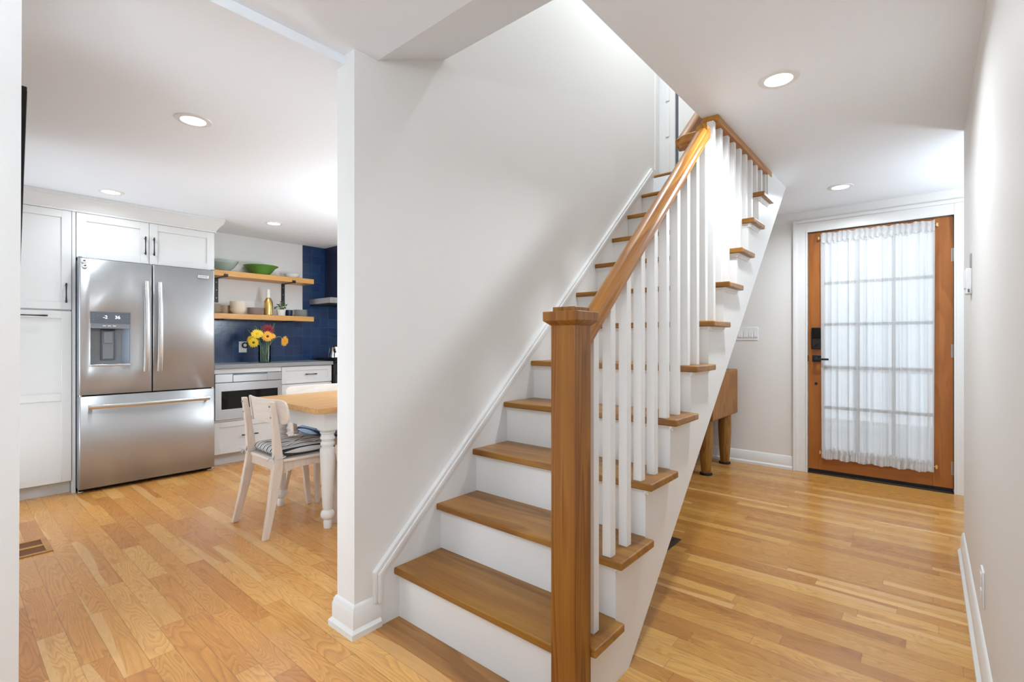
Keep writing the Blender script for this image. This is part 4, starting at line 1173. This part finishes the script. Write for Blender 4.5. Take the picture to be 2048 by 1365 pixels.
for (x, y) in ((TX1-.135,TY0+.135),(TX0+.135,TY0+.135),(TX1-.135,TY1-.135),(TX0+.135,TY1-.135)):
    m_ = MB().lathe(LP, (x,y,0), 28)
    a = .045
    m_.add([(x-a*.6,y-a*.6,.588),(x+a*.6,y-a*.6,.588),(x+a*.6,y+a*.6,.588),(x-a*.6,y+a*.6,.588),(x-a,y-a,.606),(x+a,y-a,.606),(x+a,y+a,.606),(x-a,y+a,.606),(x-a,y-a,TZ-.034),(x+a,y-a,TZ-.034),(x+a,y+a,TZ-.034),(x-a,y+a,TZ-.034)],
           [(3,2,1,0),(0,1,5,4),(1,2,6,5),(2,3,7,6),(3,0,4,7),(4,5,9,8),(5,6,10,9),(6,7,11,10),(7,4,8,11),(8,9,10,11)])
    obj('leg', m_, M['trim'], t, smooth=40)

# ================================================================== CHAIRS
def bar(mb, pts, sizes, xdir=(1,0,0)):
    """tapered rectangular bar through pts; sizes = (wx, wy) per point"""
    rings = []
    for p_, (wx, wy) in zip(pts, sizes):
        p_ = Vector(p_); ring = []
        for sx_, sy_ in ((-1,-1),(-.6,-1.0),(.6,-1.0),(1,-1),(1,1),(-1,1)):
            ring.append((p_.x+sx_*wx/2, p_.y+sy_*wy/2, p_.z))
        rings.append(ring)
    return mb.loft(rings)
def make_chair(label, loc, rotz):
    t = thing('dining_chair', label, 'chair', loc, 'pale dining chairs', rotz)
    # front of chair faces local +Y
    for s in (-1, 1):
        post = MB()
        bar(post, [(s*.220,-.245,0),(s*.204,-.200,.20),(s*.190,-.163,.395),(s*.189,-.160,.45),(s*.192,-.172,.60),(s*.196,-.198,.792)],
            [(.028,.034),(.034,.046),(.038,.060),(.036,.054),(.032,.040),(.028,.030)])
        o = obj('rear_leg', post, M['birch'], t, .004, local=True)
        for z in (.70, .765):
            yy = -.172-(z-.60)/.192*.026-.017
            obj('screw', MB().cyl((s*.195, yy-.004, z), (s*.195, yy+.004, z), .006, seg=10), M['nickel'], o, local=True)
        fl = MB(); bar(fl, [(s*.212,.236,0),(s*.200,.205,.25),(s*.190,.178,.425)], [(.028,.030),(.034,.040),(.038,.052)])
        obj('front_leg', fl, M['birch'], t, .004, local=True)
    ap_ = MB().box(-.19,.19,.150,.170,.372,.425).box(-.19,.19,-.165,-.145,.372,.425)
    for s in (-1, 1):
        ap_.prism([(-.15,.425),(-.15,.345),(-.06,.375),(.05,.378),(.17,.372),(.17,.425)], 'x', s*.172, s*.19)
    obj('seat_frame', ap_, M['birch'], t, .002, local=True)
    pts = []
    for i in range(32):
        a = 2*PI*i/32; e = .30
        cx_, cy_ = math.cos(a), math.sin(a)
        pts.append((.212*math.copysign(abs(cx_)**e, cx_)*(1.0+.04*cy_), .02+.200*math.copysign(abs(cy_)**e, cy_)))
    obj('seat', MB().prism(pts, 'z', .425, .443), M['birchx'], t, .005, local=True)
    # curved back plate with rounded ends
    nx, nz = 61, 11
    vf, vb = [], []
    def bp(u, vv, off):
        x = (u-.5)*.53; e = abs(2*u-1)
        tt_ = max(0,(e-.80)/.20); hh = .074*(1-.55*(1-math.sqrt(max(0,1-tt_*tt_))))
        z = .727+(vv-.5)*2*hh
        y = -.176-(z-.60)/.192*.026+.014 + .042*e**2 + off
        return (x, y, z)
    mb = MB()
    F = [bp(i/(nx-1), j/(nz-1), .012) for j in range(nz) for i in range(nx)]
    B = [bp(i/(nx-1), j/(nz-1), 0) for j in range(nz) for i in range(nx)]
    K = nx*nz; fs = []
    for j in range(nz-1):
        for i in range(nx-1):
            a = j*nx+i; fs.append((a,a+1,a+nx+1,a+nx)); fs.append((K+a,K+a+nx,K+a+nx+1,K+a+1))
    for i in range(nx-1):
        fs.append((i,K+i,K+i+1,i+1)); q = (nz-1)*nx+i; fs.append((q,q+1,K+q+1,K+q))
    for j in range(nz-1):
        a = j*nx; fs.append((a,a+nx,K+a+nx,K+a)); a += nx-1; fs.append((a,K+a,K+a+nx,a+nx))
    mb.add(F+B, fs)
    obj('backrest', mb, M['birchx'], t, .004, local=True)
    return t
ch = make_chair('pale wood chair with its back to the camera at the near end of the table', (-3.13, 1.475, 0), 0)
dup(ch, (-3.545, 1.97, 0), 'pale wood chair on the far side of the table by the cabinets', -PI/2)
dup(ch, (-2.625, 1.845, 0), 'pale wood chair mostly hidden behind the white wall end', PI/2)
def make_cushion(label, loc, rotz, mat, group):
    t = thing('seat_cushion', label, 'cushion', loc, group, rotz)
    nx = 33
    tuft = [(-.09,-.09),(.09,-.09),(-.09,.09),(.09,.09),(0,0)]
    def surf(u, vv, sgn):
        a, b = 2*u-1, 2*vv-1
        # square to rounded square
        k = .30
        x = .195*a*math.sqrt(1-k*b*b/2); y = .190*b*math.sqrt(1-k*a*a/2)
        e = max(abs(a), abs(b))
        h_ = .034*(1-e**5)**.5
        for (tx, ty) in tuft:
            d2_ = ((x-tx)**2+(y-ty)**2)/(.036**2)
            h_ -= .017*math.exp(-d2_)
        h_ += .0025*math.sin(x*70)*(1-e**4)
        return (x, y, .034+sgn*max(h_,0)*(1.0 if sgn > 0 else .92))
    mb = MB().grid(nx, nx, lambda u, v_: surf(u, v_, 1)).grid(nx, nx, lambda u, v_: surf(u, v_, -1))
    o = obj('pad', mb, mat, t, local=True, smooth=80)
    bm = bmesh.new(); bm.from_mesh(o.data); bmesh.ops.remove_doubles(bm, verts=bm.verts, dist=2e-4); bmesh.ops.recalc_face_normals(bm, faces=bm.faces); bm.to_mesh(o.data); bm.free()
    # cloth ties knotted round the rear posts
    for s in (-1, 1):
        tb = MB(); px, py, pz = s*.189, -.180, .012
        loop = [(px+.027*math.cos(a), py+.036*math.sin(a), pz+.003*math.sin(2*a)) for a in [2*PI*i/18 for i in range(18)]]
        tb.tube(loop, .0035, 6, closed=True)
        kx, ky = px+s*.004, py-.038
        tb.ball((kx,ky,pz), .008)
        for (dx, dy, dz) in ((.045,-.02,-.018),(-.050,-.015,-.022),(.028,-.035,-.012),(-.03,-.03,.012),(.04,-.01,.030)):
            tb.tube([(kx,ky,pz),(kx+dx*.5,ky+dy*.7,pz+dz*.2+.008),(kx+dx,ky+dy,pz+dz)], [.0035,.003,.0022], 6)
        tb.tube([(s*.165,-.155,.03),(px,py+.03,pz)], .0035, 6)
        obj('tie', tb, M['cord'], t, local=True, label='pale cloth tie')
    return t
cg = 'striped chair cushions'
make_cushion('striped grey and white cushion tied to the near dining chair', (-3.13, 1.505, .4435), 0, M['stripe'], cg)
make_cushion('bluish striped cushion on the chair across the table', (-3.515, 1.97, .4435), -PI/2, M['bstripe'], cg)
make_cushion('striped cushion on the chair behind the white wall end', (-2.655, 1.845, .4435), PI/2, M['stripe'], cg)

# ================================================================== HALL OBJECTS
t = thing('butcher_block', 'old thick brown butcher block on turned legs under the stairs', 'table', (-1.655, 4.53, 0))
bx = MB()
obj('block', MB().box(-1.95,-1.36,4.185,4.885,.475,.888), M['block'], t, .014, bseg=3)
for (x, y) in ((-1.455,4.295),(-1.455,4.805),(-1.86,4.295),(-1.86,4.805)):
    lg = MB().lathe([(0,.012),(.037,.012),(.041,.02),(.050,.14),(.058,.28),(.060,.36),(.057,.44),(.056,.476),(0,.476)], (x,y,0), 10)
    o = obj('leg', lg, M['leg'], t, smooth=50, label='worn brown turned leg')
    obj('floor_cup', MB().lathe([(0,0),(.050,0),(.052,.004),(.050,.016),(.042,.018),(0,.018)], (x,y,0), 24), M['gasket'], o, label='black floor cup')
# 4-gang switch
t = thing('light_switch', 'white four-gang light switch on the wall left of the front door', 'switch', (-1.295, YD, 1.22))
obj('cover_plate', MB().box(-1.395,-1.202,YD-.006,YD,1.157,1.279), M['plastic'], t, .002)
for i in range(4):
    x = -1.372+i*.046
    obj('rocker', MB().add([(x,YD-.006,1.186),(x+.033,YD-.006,1.186),(x+.033,YD-.006,1.252),(x,YD-.006,1.252),(x,YD-.012,1.186),(x+.033,YD-.012,1.186),(x+.033,YD-.0075,1.252),(x,YD-.0075,1.252)],
        [(0,1,2,3),(7,6,5,4),(0,4,5,1),(1,5,6,2),(2,6,7,3),(3,7,4,0)]), M['plastic'], t, smooth=0)
# alarm panel on the right wall
t = thing('alarm_panel', 'small white alarm keypad on the right-hand wall', 'panel', (XR, 3.0, 1.42))
obj('housing', MB().box(XR-.020, XR, 2.975, 3.055, 1.36, 1.475), M['plastic'], t, .004)
obj('front_flap', MB().box(XR-.024, XR-.020, 2.980, 3.05, 1.385, 1.47), M['plastic'], t, .002)
obj('sensor_window', MB().box(XR-.014, XR-.008, 2.972, 2.976, 1.368, 1.382), M['dgrey'], t, smooth=0)
obj('wall_bracket', MB().box(XR-.006, XR, 2.98, 3.01, 1.478, 1.54), M['nickel'], t, .001)
t = thing('wall_outlet', 'white electrical outlet low on the right-hand wall', 'outlet', (XR, 2.38, .29))
obj('cover_plate', MB().box(XR-.006, XR, 2.335, 2.415, .225, .352), M['plastic'], t, .002)
obj('socket', MB().box(XR-.009, XR-.006, 2.358, 2.392, .240, .280).box(XR-.009, XR-.006, 2.358, 2.392, .298, .338), M['plastic'], t, .001)
# floor registers
t = thing('floor_register', 'slatted wooden floor vent by the left wall of the kitchen', 'vent', (-3.78, .27, 0))
rm = MB().box(-3.925,-3.647,.392,.418,0,.006).box(-3.925,-3.647,.07+.05,.145,0,.006)
rm.box(-3.672,-3.647,.145,.392,0,.006).box(-3.925,-3.900,.145,.392,0,.006)
obj('frame', rm, M['register'], t, .001)
for x in (-3.790,): obj('slat', MB().box(x-.016,x+.016,.145,.392,0,.0055), M['register'], t, .001)
obj('slot_bed', MB().box(-3.90,-3.672,.145,.392,.0002,.0012), plain('slot_brown', srgb(120,72,34), .7), t, smooth=0)
t = thing('floor_register', 'dark bronze floor vent half hidden by the stair stringer', 'vent', (-1.2, 2.69, 0))
rm = MB().box(-1.38,-1.085,2.60,2.625,0,.005).box(-1.38,-1.085,2.765,2.79,0,.005).box(-1.115,-1.085,2.625,2.765,0,.005).box(-1.38,-1.355,2.625,2.765,0,.005)
obj('frame', rm, M['bronze'], t, .001)
for i in range(6): obj('slat', MB().box(-1.34+i*.04,-1.325+i*.04,2.625,2.765,0,.0045), M['bronze'], t, smooth=0)
obj('slot_bed', MB().box(-1.355,-1.115,2.625,2.765,.0002,.001), M['gasket'], t, smooth=0)
